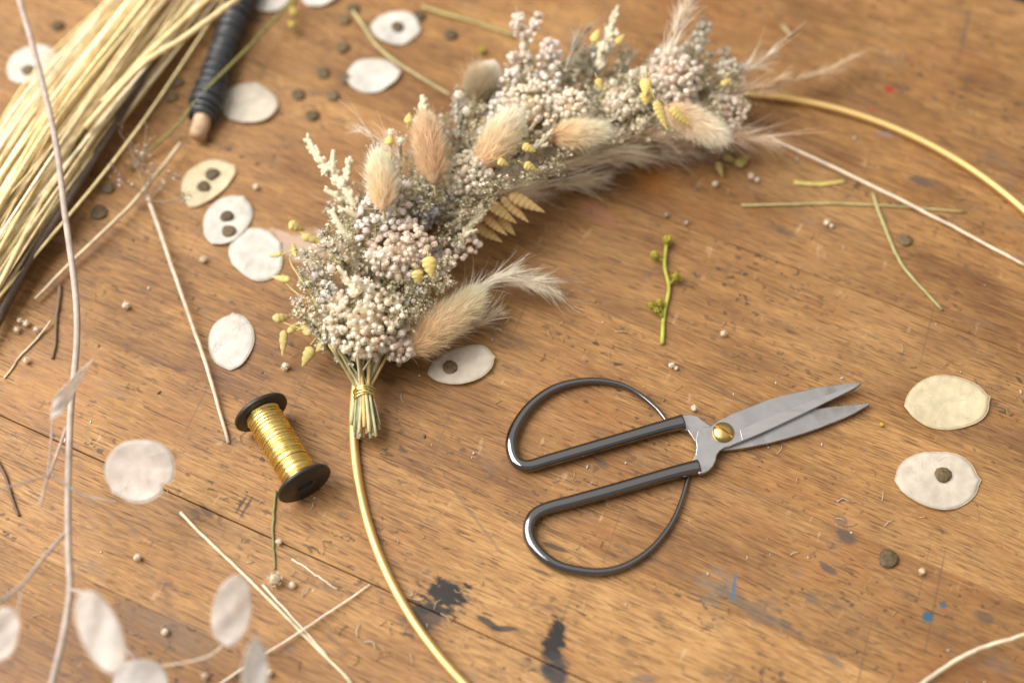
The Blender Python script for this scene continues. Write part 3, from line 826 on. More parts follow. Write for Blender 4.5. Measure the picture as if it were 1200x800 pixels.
# ------------------------------------------------------------------ bleached honesty branch
br = thing('honesty_branch', 'bleached mauve branch with side twigs carrying sheer seed discs', 'branch', P(82, 640))
BRC = (.40, .32, .265)
def twig(name, pts, r, par, taper=.8, c=BRC, n=24):
    p = spline(PP(pts), n)
    cc = np.array(c)[None]*np.interp(np.arange(n), np.linspace(0, n, 9), rng.uniform(.82, 1.2, 9))[:, None]
    mb = MB(); mb.tube(p, np.linspace(r, r*taper, n), 8, cc); return mb.build(name, M_STALK, par)
Zb = .028
main = twig('stem', [(16, -22, Zb), (40, 60, Zb), (64, 160, Zb), (76, 250, Zb), (88, 340, Zb), (90, 400, Zb), (83, 480, Zb), (80, 560, Zb), (80, 640, Zb), (82, 690, Zb), (74, 745, Zb), (58, 812, Zb)], .00128, br, .95, n=60)
twig('side_twig', [(79, 622, Zb), (52, 652, Zb+.004), (26, 684, Zb+.01), (-10, 712, Zb+.016)], 0.00068, br)
twig('side_twig', [(25, 685, Zb+.01), (22, 715, Zb+.012), (14, 745, Zb+.014)], 0.00038, br)
twig('side_twig', [(83, 690, Zb), (98, 697, Zb+.004), (122, 728, Zb+.002), (150, 762, Zb-.004), (190, 812, Zb-.01)], 0.00060, br)
twig('side_twig', [(168, 783, Zb-.006), (215, 776, Zb-.004), (245, 768, Zb), (262, 755, Zb)], 0.00038, br, c=(.60, .48, .36))
twig('side_twig', [(78, 500, Zb), (62, 545, Zb+.004), (54, 565, Zb+.006), (47, 592, Zb+.01)], 0.00060, br)
twig('side_twig', [(56, 560, Zb+.006), (59, 525, Zb+.010), (62, 487, Zb+.012)], 0.00038, br)
twig('side_twig', [(60, 555, Zb+.005), (85, 573, Zb+.002), (110, 583, Zb), (138, 588, Zb-.002)], 0.00038, br)
twig('side_twig', [(54, 558, Zb+.006), (25, 566, Zb+.01), (-10, 576, Zb+.014)], 0.00038, br)
def branch_disc(px, py, wpx, hpx, ang, z, tilt, k, notch=None, twist=0, colr=(.96, .88, .80), curl=.001, tips=((math.pi, .07),)):
    q = mpp(px, py, z); c = P(px, py, z); a = math.radians(ang)
    # plane facing the camera, then tilted
    vx = np.array([1., 0, 0]); vy = np.array([0, SE, CE]); vn = np.array([0, -CE, SE])
    ex = vx*math.cos(a)+vy*math.sin(a); ey = -vx*math.sin(a)+vy*math.cos(a)
    ey2 = ey*math.cos(tilt)+vn*math.sin(tilt)
    mb, rb, top = disc_mesh(c, ex, ey2, wpx*q/2, hpx*q/2/max(.15, abs(math.cos(tilt))), curl, tips, notch, 0, colr, 300+k, twist=twist)
    o = mb.build('seed_disc', M_PODT, br); rb.build('rim', M_STALK, o)
    return top
branch_disc(164, 551, 80, 74, 40, .032, .35, 1, notch=-1.35)
branch_disc(118, 740, 104, 40, 112, .058, .5, 2, tips=((0, .05),))
branch_disc(272, 715, 84, 42, 82, .036, .5, 3)
branch_disc(2, 742, 62, 36, 80, .050, .4, 4)
branch_disc(165, 798, 62, 56, 10, .026, .3, 5, colr=(.90, .87, .83))
branch_disc(298, 786, 74, 25, 88, .052, .8, 6, colr=(.90, .86, .81), tips=((0, .12),))
branch_disc(85, 453, 84, 11, 55, .048, 1.1, 7, twist=.9, curl=.0015)

# ------------------------------------------------------------------ the wreath
HC = np.array([.0900, .2375]); HR = .15
wr = thing('flower_wreath', 'gold metal hoop half covered with dried cream and mauve flowers and grasses', 'flower wreath', (HC[0], HC[1], 0))
a = np.linspace(0, 2*math.pi, 161)[:-1]
def torus(mb, R_, r, z):
    N = len(a); K = 14; b_ = np.arange(K)*2*math.pi/K
    V = np.stack([HC[0]+(R_+r*np.cos(b_))[None]*np.cos(a)[:, None], HC[1]+(R_+r*np.cos(b_))[None]*np.sin(a)[:, None], z+0*a[:, None]+r*np.sin(b_)[None]], -1).reshape(-1, 3)
    Q = [(i*K+j, ((i+1) % N)*K+j, ((i+1) % N)*K+(j+1) % K, i*K+(j+1) % K) for i in range(N) for j in range(K)]
    mb.add(V, None, Q)
mb = MB(); torus(mb, HR, .0018, .0019); mb.build('hoop', M_GOLD, wr)

ARC = spline([(425, 470), (420, 425), (428, 370), (452, 300), (492, 240), (548, 192), (612, 154), (684, 128), (760, 116), (830, 112), (885, 114)], 200)
HWID = lambda t: np.interp(t, [0, .08, .16, .3, .45, .6, .75, .88, 1], [6, 20, 48, 62, 62, 56, 46, 36, 10])
def arc_px(t): return ARC[min(199, max(0, int(t*199)))]
def arc_dir(t):
    i = min(198, max(1, int(t*199))); p0 = P(*ARC[i-1]); p1 = P(*ARC[i+1]); return nrm(p1-p0)
ZT = lambda t: np.interp(t, [0, .1, .25, .6, .9, 1], [.006, .012, .018, .018, .014, .008])

# green under-stems following the hoop so that no wood shows through
for q in range(46):
    t0 = rng.uniform(.05, .8); t1 = min(1, t0+rng.uniform(.1, .22)); pts = []
    sx = rng.uniform(-.6, .6)
    for t in np.linspace(t0, t1, 4):
        x, y = arc_px(t); hw = HWID(t)*sx*.7
        dd = arc_dir(t); pts.append(P(x, y, ZT(t)*rng.uniform(.15, .75))+np.array([-dd[1], dd[0], 0])*hw*.00034)
    mb = MB(); mb.tube(spline(pts, 12), .0007, 5, np.array([(.22, .23, .11), (.34, .30, .15), (.27, .25, .14)][q % 3])*rng.uniform(.7, 1.1)); mb.build('stem', M_STALK, wr)

C_CREAM = np.array([(.96, .87, .71), (.97, .91, .79), (.93, .80, .63), (.96, .88, .74)])
C_PINK = np.array([(.94, .81, .68), (.95, .86, .75), (.90, .74, .61), (.96, .88, .77)])
C_LILA = np.array([(.89, .79, .71), (.93, .86, .79), (.84, .73, .66), (.95, .90, .84)])
C_STAT = np.array([(.80, .77, .66), (.88, .85, .75), (.66, .62, .50), (.54, .50, .42), (.84, .76, .62)])
C_STAT2 = np.array([(.62, .60, .50), (.78, .76, .68), (.40, .36, .34), (.86, .84, .76), (.50, .46, .32)])
# fill: fine statice sprigs, two tones
for q in range(150):
    t = .10+.84*(q+rng.uniform(0, 1))/150
    x, y = arc_px(t); s_ = rng.uniform(-1, 1)
    dd = arc_dir(t); nn = np.array([-dd[1], dd[0], 0])
    base = P(x, y, ZT(t)*rng.uniform(.2, .9))+nn*s_*HWID(t)*.00034*.75-dd*.006
    dv = nrm(dd*rng.uniform(.2, 1)+nn*(s_*.9+rng.normal(0, .25))+np.array([0, 0, rng.uniform(.25, 1.0)]))
    L = rng.uniform(.014, .026)*(1 if t < .85 else .7)
    mb = MB(); pal = C_STAT if q % 3 else C_STAT2
    tiny_sprig(mb, base, dv, L, 26, rng.uniform(.0007, .0010), np.array([(.25, .25, .14), (.33, .30, .17), (.20, .21, .13)][q % 3]), pal, .55, .0003, 5)
    mb.build('statice_sprig', M_PLANT, wr)
# airy sprigs standing above the heads
C_AIR = np.array([(.92, .83, .64), (.88, .76, .56), (.82, .70, .50), (.94, .87, .72), (.52, .48, .27), (.66, .58, .36), (.42, .38, .20), (.86, .70, .54)])
for q in range(190):
    t = .12+.82*(q+rng.uniform(0, 1))/190
    x, y = arc_px(t); s_ = rng.uniform(-1, 1)
    dd = arc_dir(t); nn = np.array([-dd[1], dd[0], 0])
    base = P(x, y, ZT(t)*rng.uniform(.8, 1.5))+nn*s_*HWID(t)*.00034*.8-dd*.004
    dv = nrm(dd*rng.uniform(.3, 1)+nn*(s_*.9+rng.normal(0, .3))+np.array([0, 0, rng.uniform(.3, 1.0)]))
    mb = MB()
    tiny_sprig(mb, base, dv, rng.uniform(.013, .022)*(1 if t < .85 else .75), 20, rng.uniform(.0006, .00095), np.array([(.36, .35, .19), (.44, .39, .22), (.30, .30, .17)][q % 3]), C_AIR, .6, .00022, 5)
    mb.build('statice_sprig', M_PLANT, wr)
# fill: small clusters of cream and lilac buds
def buds(mb, cen, r, dirs, pal, tm=FLO):
    n = len(cen); cf = pal[rng.integers(0, len(pal), n)]*rng.uniform(.88, 1.08, (n, 1))
    mb.inst(tm, cen, (r*rng.uniform(.72, 1.22, (n, 1)))*np.array([[1, 1, .95]])*rng.uniform(.9, 1.1, (n, 3)), frames(dirs), cf)
def dome(px, py, z, rpx, n, br_, pal, axis=(0, -.25, 1), flat=.75, name='flower_cluster', elong=None):
    q = mpp(px, py, z); R_ = rpx*q; c = P(px, py, z)
    axis = nrm(np.array(axis)); F = frames(axis)[0]
    d = []
    ga = math.pi*(3-math.sqrt(5))
    for i in range(n):
        zz = 1-(i+.5)/n*1.15; rr = math.sqrt(max(0, 1-zz*zz)); d.append((rr*math.cos(ga*i), rr*math.sin(ga*i), zz))
    d = np.array(d)@F.T+rnd(n, .07); 
    cen = c+d*R_*np.array([1, 1, flat])*rng.uniform(.88, 1.05, (n, 1))-axis*R_*flat*.5
    if elong is not None: cen = c+(cen-c)+np.outer((d@nrm(elong)), nrm(elong))*R_*.5
    mb = MB(); buds(mb, cen, br_, nrm(d+axis*.4), pal)
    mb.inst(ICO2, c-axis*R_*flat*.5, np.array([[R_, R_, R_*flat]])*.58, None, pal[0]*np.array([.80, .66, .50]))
    root = c-axis*R_*1.3; root[2] = max(root[2], .003)
    for i in range(0, n, 3):
        mb.tube(spline([root, (root+cen[i])/2+rnd(1, R_*.08)[0], cen[i]-d[i]*br_*.6], 5), .00035, 3, (.44, .36, .16), cap=False)
    return mb.build(name, M_PLANT, wr)
def spike(x0, y0, z0, x1, y1, z1, wpx, n, br_, pal, name='flower_spike'):
    a_ = P(x0, y0, z0); b_ = P(x1, y1, z1); ax_ = b_-a_; F = frames(ax_)[0]
    t = np.sort(rng.uniform(0, 1, n)); w_ = wpx*mpp(x0, y0, z0)*(1-.55*t**1.5)
    an = np.arange(n)*2.4+rng.uniform(0, 1, n)*.5
    rad = (F[:, 0][None]*np.cos(an)[:, None]+F[:, 1][None]*np.sin(an)[:, None])
    cen = a_+ax_*t[:, None]+rad*(w_*rng.uniform(.55, 1.1, n))[:, None]
    mb = MB(); buds(mb, cen, br_, nrm(rad+nrm(ax_)*.6), pal)
    mb.tube(np.linspace(a_-ax_*.4, b_, 6), .0005, 4, (.42, .34, .2))
    for i in range(0, n, 2): mb.tube(np.array([a_+ax_*(t[i]-.06), cen[i]]), .0003, 3, (.42, .34, .2), cap=False)
    return mb.build(name, M_PLANT, wr)
mp_ = .00033
# near head: the big cream dome and its neighbours
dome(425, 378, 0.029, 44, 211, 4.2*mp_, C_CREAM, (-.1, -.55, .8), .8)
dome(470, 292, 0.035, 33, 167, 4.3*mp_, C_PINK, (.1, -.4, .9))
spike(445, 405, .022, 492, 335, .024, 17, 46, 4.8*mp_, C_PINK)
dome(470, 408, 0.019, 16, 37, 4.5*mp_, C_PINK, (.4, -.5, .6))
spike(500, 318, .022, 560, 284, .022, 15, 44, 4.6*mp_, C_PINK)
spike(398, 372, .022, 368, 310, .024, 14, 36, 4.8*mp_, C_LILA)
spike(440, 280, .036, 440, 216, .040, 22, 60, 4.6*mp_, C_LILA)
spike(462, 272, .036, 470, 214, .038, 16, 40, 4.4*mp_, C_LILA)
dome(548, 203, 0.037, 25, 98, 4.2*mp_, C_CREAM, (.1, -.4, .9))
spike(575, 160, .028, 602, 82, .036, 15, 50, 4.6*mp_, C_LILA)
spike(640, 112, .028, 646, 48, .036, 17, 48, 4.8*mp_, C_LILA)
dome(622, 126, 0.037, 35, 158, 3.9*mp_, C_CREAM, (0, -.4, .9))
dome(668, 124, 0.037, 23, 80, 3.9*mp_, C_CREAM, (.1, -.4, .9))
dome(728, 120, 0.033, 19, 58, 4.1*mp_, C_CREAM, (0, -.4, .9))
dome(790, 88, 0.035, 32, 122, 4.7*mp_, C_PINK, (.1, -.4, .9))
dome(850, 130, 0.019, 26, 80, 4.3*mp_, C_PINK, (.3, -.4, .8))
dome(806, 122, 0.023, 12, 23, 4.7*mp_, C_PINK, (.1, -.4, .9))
spike(805, 75, .026, 830, 25, .034, 14, 30, 4.4*mp_, C_STAT)
spike(845, 92, .020, 872, 72, .026, 14, 24, 4.0*mp_, C_STAT)
# airy sprig of beads rising behind
for (x0, y0, x1, y1) in ((610, 85, 618, 52), (618, 55, 605, 8), (618, 52, 632, 18), (612, 40, 600, 26), (614, 70, 598, 66)):
    spike(x0, y0, .030, x1, y1, .036, 7, 14, 4.6*mp_, C_PINK)
# single larger white buds on thin stalks
for (x, y, z, r) in ((432, 299, .046, 7.2), (446, 299, .046, 7.4), (388, 315, .036, 7.5), (417, 327, .038, 6.5), (430, 330, .038, 6), (537, 112, .040, 6.6), (547, 130, .038, 6), (722, 121, .036, 6.6), (733, 130, .034, 6), (741, 87, .038, 6.4), (718, 97, .038, 5.5), (574, 204, .036, 5), (458, 156, .036, 6), (470, 165, .036, 6)):
    mb = MB(); c = P(x, y, z); b_ = P(x, y+22, max(.006, z-.018)); mb.inst(FLO, c, np.array([[r, r, r*.95]])*mp_, frames(rnd(1, .3)+[0, -.4, 1]), (.93, .86, .74)); mb.tube(spline([c, (c+b_)/2, b_], 4), .0003, 4, (.4, .36, .2)); mb.build('white_bud', M_PLANT, wr)
# purple-grey statice in the dark middle
for (x, y) in ((520, 225), (528, 240), (510, 250), (500, 235), (490, 262), (480, 245), (515, 262), (535, 225)):
    mb = MB(); c = P(x, y, .028); tiny_sprig(mb, c-[0, 0, .014], [rng.normal(0, .4), rng.normal(0, .4), 1], .02, 26, .0009, (.2, .2, .14), np.array([(.34, .30, .40), (.66, .62, .58), (.48, .44, .42), (.76, .72, .66)]), .6, .0003, 6); mb.build('statice_sprig', M_PLANT, wr)

# cream coral-like flower branches
CORAL = np.array((.80, .70, .50))
def coral(paths, z):
    mb = MB()
    for pts, r in paths:
        r *= 1.25; p = spline(PP([(x, y, z+dz) for (x, y, dz) in pts]), max(10, len(pts)*7)); n = len(p)
        mb.tube(p, np.linspace(r, r*.55, n), 6, CORAL*.95)
        L = np.linalg.norm(np.diff(p, axis=0), axis=1).sum(); k = max(8, int(L/.0011))
        idx = rng.uniform(0, n-1, k); i0 = idx.astype(int); cen = p[i0]+(p[np.minimum(i0+1, n-1)]-p[i0])*(idx-i0)[:, None]
        tg = nrm(np.gradient(p, axis=0))[i0]; rad = nrm(np.cross(tg, rnd(k)))
        rr = r*(1-.4*idx/n)
        mb.inst(ICO1, cen+rad*rr[:, None]*.75, np.stack([rr*.7, rr*.7, rr*1.35], 1), frames(tg+rad*.7), CORAL*rng.uniform(.9, 1.1, (k, 1)))
    return mb.build('cream_flower_branch', M_PLANT, wr)
coral([([(428, 268, -.006), (412, 235, 0), (392, 206, .002), (372, 184, .003), (361, 162, .004)], .0017), ([(404, 236, 0), (392, 228, .002), (380, 222, .003)], .0014), ([(392, 206, .002), (390, 190, .003), (391, 176, .004)], .0013), ([(402, 220, .002), (408, 198, .002), (411, 184, .003)], .0014), ([(420, 254, 0), (408, 248, .002), (398, 245, .003)], .0013), ([(384, 198, .003), (380, 204, .004)], .0012)], .03)
coral([([(412, 286, -.004), (398, 264, 0), (388, 246, .002)], .0015)], .028)
coral([([(500, 170, -.004), (498, 142, 0), (495, 112, .003)], .0016), ([(498, 150, 0), (488, 138, .002)], .0014), ([(499, 150, 0), (508, 140, .002)], .0012)], .034)
coral([([(540, 282, -.004), (555, 258, 0), (569, 231, .003)], .0012), ([(552, 262, 0), (566, 254, .002)], .001), ([(556, 256, 0), (571, 246, .002)], .001), ([(560, 250, 0), (562, 236, .002)], .001), ([(545, 275, 0), (560, 270, .002)], .001)], .026)
coral([([(702, 78, -.004), (712, 44, 0), (724, 10, .003)], .0015), ([(708, 60, 0), (698, 46, .002)], .0015), ([(714, 45, 0), (724, 38, .002)], .0013)], .034)
coral([([(620, 178, 0), (636, 165, .002), (648, 152, .003)], .0012), ([(628, 172, 0), (642, 170, .002)], .001)], .036)
coral([([(420, 345, 0), (405, 325, .002), (396, 312, .002)], .0012), ([(425, 345, 0), (420, 325, .002)], .001)], .030)

# bunny tails
def bunny(x0, y0, z0, x1, y1, z1, wpx, c_in, c_out, n=4200, hl=.0052):
    a_ = P(x0, y0, z0); b_ = P(x1, y1, z1); ax_ = b_-a_; L = np.linalg.norm(ax_); d = ax_/L; F = frames(d)[0]
    Rr = wpx*mpp(x0, y0, z0)/2
    core = max(Rr-hl*.34, Rr*.6)
    mb = MB(); V = ICO3[0].copy(); sh = 1-.12*V[:, 2]
    V = np.c_[V[:, 0]*core*sh, V[:, 1]*core*sh, V[:, 2]*L*.46]@F.T+(a_+b_)/2
    mb.add(V, ICO3[1], None, np.array(c_in))
    u = nrm(rnd(n)); base = np.c_[u[:, 0]*core, u[:, 1]*core, u[:, 2]*L*.45]@F.T+(a_+b_)/2
    rad = u@F.T
    dd = nrm(rad*.55+d*1.0+rnd(n, .16))
    f = (u[:, 2:3]+1)/2
    cc = np.array(c_in)*(1-f)+np.array(c_out)*f
    mb.hairs(base, dd, hl*rng.uniform(.6, 1.25, n), .00009, 3, .35, cc*.95, np.minimum(cc*1.15, .95))
    # a few long awns
    k = 130; i = rng.integers(0, n, k); mb.hairs(base[i], nrm(rad[i]*.7+d+rnd(k, .15)), hl*rng.uniform(1.3, 2.1, k), .00006, 3, .2, np.array(c_out), np.array(c_out))
    o = mb.build('bunny_tail', M_HAIR, wr)
    st = MB(); e = a_-d*L*.02; e[2] = max(.004, e[2]-.006); st.tube(spline([a_+d*L*.1, e], 5), .0006, 5, (.55, .45, .22)); st.build('stem', M_STALK, o)
bunny(510, 220, .044, 497, 138, .052, 36, (.76, .55, .34), (.86, .69, .49))
bunny(450, 250, .046, 443, 182, .052, 32, (.95, .72, .48), (.98, .87, .72))
bunny(560, 200, .036, 605, 133, .046, 42, (.95, .71, .45), (.98, .88, .74))
bunny(640, 162, .034, 708, 154, .036, 33, (.93, .68, .42), (.98, .86, .70))
bunny(775, 124, .030, 848, 162, .030, 36, (.93, .71, .49), (.98, .86, .72))
bunny(468, 418, .014, 562, 345, .018, 44, (.98, .71, .45), (.98, .83, .64), 6500, .0058)
bunny(556, 128, .020, 562, 82, .028, 32, (.52, .40, .24), (.70, .60, .44), 2500)

# grass plumes
def plume(pts, sp_px, n, hl, c0, c1, wid=.00019, ang=.5, grav=.15, stem=True, fuzz=.4):
    n = int(n*.36)
    p = spline(PP(pts), 60); tg = nrm(np.gradient(p, axis=0)); sp = sp_px*mpp(pts[0][0], pts[0][1], pts[0][2])
    t = rng.uniform(0, .97, n)**.9; i = (t*59).astype(int)
    prof = np.sin(np.pi*np.clip(t*.9+.12, 0, 1))**.6
    ci = rng.integers(0, max(6, n//14), n); cr_ = rnd(n)
    t = np.clip(rng.uniform(0, .95, n)[ci]+rng.normal(0, .015, n), 0, .97); i = (t*59).astype(int); prof = np.sin(np.pi*np.clip(t*.9+.12, 0, 1))**.6
    rad = nrm(np.cross(tg[i], nrm(cr_[ci])+rnd(n, .22)))
    st = p[i]+rad*(rng.uniform(0, .35, n)*sp*prof)[:, None]
    d = nrm(tg[i]+rad*(ang*rng.uniform(.2, 1.2, n))[:, None])
    mb = MB(); 
    if stem: mb.tube(p, np.linspace(.0007, .0002, 60), 5, np.array(c0)*1.05)
    L = hl*rng.uniform(.45, 1.2, n)*(prof*.7+.3)
    mix = rng.uniform(0, 1, (n, 1)); cc = np.array(c0)*(1-mix)+np.array(c1)*mix
    mb.hairs(st, d, L, wid, 4, fuzz, cc, np.minimum(cc*1.12, .95), grav)
    k = max(14, n//12); j = rng.integers(0, n, k)
    mb.hairs(st[j]+[0, 0, .002], nrm(d[j]+rnd(k, .06)+[0, 0, .08]), hl*rng.uniform(1.0, 1.9, k), .00017, 6, .35, np.minimum(np.array(c1)*1.04, .96), np.minimum(np.array(c1)*1.06, .97), grav)
    V = mb.V; mb.V = [np.c_[v[:, :2], np.maximum(v[:, 2], .0004)] for v in V]
    return mb.build('grass_plume', M_HAIR, wr)
PL0, PL1 = (.86, .71, .55), (.96, .87, .74)
plume([(528, 366, .010), (560, 338, .012), (592, 327, .012), (625, 331, .010), (657, 343, .006)], 18, 1300, .013, PL1, (.94, .84, .70), ang=.45)
plume([(505, 405, .004), (555, 382, .005), (590, 366, .004)], 14, 420, .010, PL0, PL1, ang=.7)
plume([(560, 245, .018), (610, 212, .022), (665, 190, .022), (720, 178, .018), (755, 182, .012)], 26, 1900, .017, PL0, PL1, ang=.45)
plume([(575, 240, .012), (625, 222, .012), (670, 214, .010), (716, 206, .006)], 22, 1300, .016, (.84, .70, .54), (.95, .86, .72), ang=.4)
plume([(560, 235, .020), (600, 205, .024), (640, 180, .024), (700, 168, .02)], 20, 900, .015, PL0, PL1, ang=.5)
plume([(690, 182, .018), (750, 158, .022), (810, 155, .02), (870, 162, .014), (925, 172, .008)], 22, 1900, .015, PL0, (.90, .74, .57), ang=.45)
plume([(690, 192, .010), (750, 178, .010), (800, 176, .008), (845, 180, .004)], 20, 1000, .014, (.76, .60, .44), PL1, ang=.45)
plume([(800, 128, .014), (850, 112, .018), (910, 100, .016), (960, 86, .012), (1008, 64, .010)], 16, 1700, .011, (.74, .56, .37), (.92, .76, .56), ang=.35)
plume([(770, 100, .028), (784, 60, .036), (798, 20, .040), (812, -20, .042)], 16, 1000, .013, (.70, .56, .41), PL1, ang=.45)
plume([(845, 108, .018), (872, 86, .022), (905, 62, .022)], 14, 500, .012, (.70, .56, .41), PL1, ang=.5)
plume([(470, 190, .03), (440, 165, .03), (420, 150, .03)], 14, 160, .012, PL0, PL1, ang=.8, stem=False)
plume([(660, 90, .03), (672, 60, .034), (690, 30, .036)], 16, 240, .012, (.44, .40, .32), (.6, .55, .46), ang=.6)

# ribbed golden spikelets and yellow quaking-grass heads
GOLD = np.array((.86, .60, .26)); YEL = np.array((.80, .63, .22))
def spk(x0, y0, z0, x1, y1, z1, wpx, c, tm=SPK, name='seed_spikelet', roll=0.0, par=None, stem=True):
    a_ = P(x0, y0, z0); b_ = P(x1, y1, z1); L = np.linalg.norm(b_-a_); F = frames(b_-a_)[0]
    Rz = np.array([[math.cos(roll), -math.sin(roll), 0], [math.sin(roll), math.cos(roll), 0], [0, 0, 1]])
    w_ = wpx*mpp(x0, y0, z0)/2
    mb = MB(); mb.inst(tm, a_, np.array([[w_, w_, L/2]]), (F@Rz)[None], c)
    C = mb.C[0]; V = tm[0]; f = (V[:, 2]*(3.5 if tm is SPK else 2)) % 1.0; mb.C[0] = C*(.82+.3*f)[:, None]
    if stem:
        e = a_-(b_-a_)*.45; e[2] = max(.001, e[2]); mb.tube(np.linspace(a_+(b_-a_)*.05, e, 4), .0003, 4, np.array(c)*.8)
    return mb.build(name, M_PLANT, par or wr)
for (x0, y0, x1, y1, z0, z1, w_) in ((596, 228, 639, 249, .020, .014, 19), (587, 231, 620, 261, .019, .012, 18), (571, 236, 606, 262, .022, .014, 19), (566, 252, 595, 276, .016, .010, 17), (584, 254, 604, 276, .012, .007, 15), (555, 262, 589, 284, .012, .007, 18)):
    spk(x0, y0, z0+.006, x1, y1, z1+.005, w_, GOLD*rng.uniform(.92, 1.08), roll=rng.uniform(-.3, .3))
for (x0, y0, z0, x1, y1, z1, w_, tm) in ((502, 300, .046, 506, 326, .042, 21, SPK4), (488, 316, .044, 492, 334, .040, 17, SPK4), (757, 92, .044, 756, 113, .042, 17, SPK), (757, 108, .040, 757, 124, .038, 19, SPK4), (768, 118, .044, 782, 153, .038, 15, SPK), (785, 126, .040, 810, 148, .034, 17, SPK), (612, 170, .042, 628, 178, .040, 14, SPK4), (583, 188, .042, 597, 194, .04, 13, SPK4), (614, 192, .040, 630, 200, .038, 14, SPK4), (455, 170, .036, 457, 157, .036, 12, SPK4), (452, 186, .034, 460, 176, .034, 12, SPK4), (478, 145, .034, 480, 132, .034, 12, SPK4), (700, 92, .044, 706, 106, .042, 12, SPK4), (695, 50, .036, 702, 34, .038, 14, SPK4), (722, 52, .036, 732, 40, .038, 12, SPK4), (845, 100, .03, 858, 92, .03, 10, SPK4)):
    spk(x0, y0, z0, x1, y1, z1, w_, YEL*rng.uniform(.9, 1.15), tm)
# nodding heads beside the near bundle
for (x0, y0, x1, y1, w_, z) in ((338, 262, 358, 270, 16, .02), (353, 276, 384, 286, 13, .022), (346, 300, 343, 283, 9, .018), (330, 297, 314, 300, 9, .012), (340, 328, 318, 324, 11, .012), (320, 374, 341, 370, 15, .012), (338, 390, 352, 376, 11, .012), (333, 386, 331, 418, 12, .010), (364, 392, 352, 380, 13, .012), (366, 406, 354, 430, 17, .010), (380, 402, 370, 412, 14, .014)):
    spk(x0, y0, z+.002, x1, y1, z-.002, w_, np.array((.70, .56, .22))*rng.uniform(.92, 1.1), SPK4, stem=False)
for pts in ([(398, 388, .02), (376, 362, .02), (358, 335, .02), (340, 306, .019), (346, 292, .02)], [(372, 356, .02), (350, 345, .014), (330, 327, .012)], [(400, 398, .016), (375, 392, .014), (350, 384, .013), (330, 377, .012)], [(352, 386, .013), (340, 388, .012), (332, 392, .010)], [(372, 394, .013), (364, 404, .011)], [(398, 310, .024), (378, 290, .022), (352, 272, .020)], [(346, 292, .02), (330, 298, .014)]):
    mb = MB(); mb.tube(spline(PP(pts), 14), .00035, 4, (.48, .38, .14)); mb.build('stem', M_STALK, wr)

# pale leafy disc among the flowers
q_ = P(570, 97, .020)
mbd, rbd, tp = disc_mesh(q_, nrm(np.array([.3, .6, .7])), nrm(np.cross(np.array([-.2, -.7, .6]), [.3, .6, .7])), .010, .007, .001, ((0, .05),), None, 0, (.66, .58, .46), 777)
mbd.build('seed_disc', M_PODT, wr)

# tied stems at the near end
tie = P(427, 463, .010)
for q in range(44):
    a0 = rng.uniform(0, 6.28); r0 = .0031*math.sqrt(rng.uniform(0, 1))
    tx, ty = math.cos(a0)*r0, math.sin(a0)*r0
    top = P(rng.uniform(385, 462), rng.uniform(392, 412), rng.uniform(.008, .026))
    mid = tie+np.array([tx, 0, ty*.9])
    bot = P(427+tx/mp_*1.75+rng.normal(0, 2), rng.uniform(496, 514), max(.002, .007+ty*1.3))
    u_ = mid+(top-mid)*.3+np.array([0, .001, -.001])
    base = np.array([(.34, .32, .15), (.26, .27, .13), (.50, .40, .22), (.56, .38, .14), (.52, .45, .30), (.34, .34, .19)][q % 6])*rng.uniform(.85, 1.1)
    mb = MB(); mb.tube(spline([top, u_, mid, bot], 14), rng.uniform(.0004, .0008), 5, base); mb.build('stem', M_STALK, wr)
mb = MB()
for lay in range(5):
    a_ = np.linspace(0, 2*math.pi, 25); tilt = rng.normal(0, .12)
    rr = .0038+rng.uniform(-.0002, .0004)
    y0 = (lay-2)*.00075
    pts = tie+np.stack([rr*np.cos(a_), y0+tilt*rr*np.cos(a_)+.0006*np.sin(a_), rr*.95*np.sin(a_)], 1)
    mb.tube(pts, .0003, 5, (1, 1, 1), cap=False)
mb.build('binding_wire', M_WIRE, wr)

# ------------------------------------------------------------------ green sprig on the wood
gs = thing('green_sprig', 'fresh green sprig with round yellow green buds alone on wood', 'sprig', P(776, 402))
gm = spline(PP([(776, 403, .001), (778, 370, .001), (784, 338, .0015), (779, 312, .0018), (781, 285, .0018)]), 24)
mb = MB(); mb.tube(gm, np.linspace(.0009, .0007, 24), 7, (.36, .36, .05)); mb.build('stalk', M_STALK, gs)
GB = (.46, .39, .05)
for (x, y, r, bx, by) in ((781, 281, 7.5, 781, 290), (768, 300, 7, 780, 308), (792, 325, 7.8, 784, 334), (764, 359, 6, 777, 372), (773, 356, 6.5, 777, 372), (769, 363, 5.5, 777, 372)):
    c = P(x, y, .003); mb = MB(); mb.inst(FLO, c, np.array([[r, r, r*.95]])*.00034, frames(rnd(1, .5)+[0, .1, 1]), np.array(GB)*rng.uniform(.85, 1.15))
    mb.C[0] = mb.C[0]*np.linspace(.8, 1.3, len(FLO[0]))[:, None]
    mb.tube(spline([P(bx, by, .0014), c], 4), .0006, 5, (.36, .36, .06)); mb.build('bud', M_PLANT, gs)

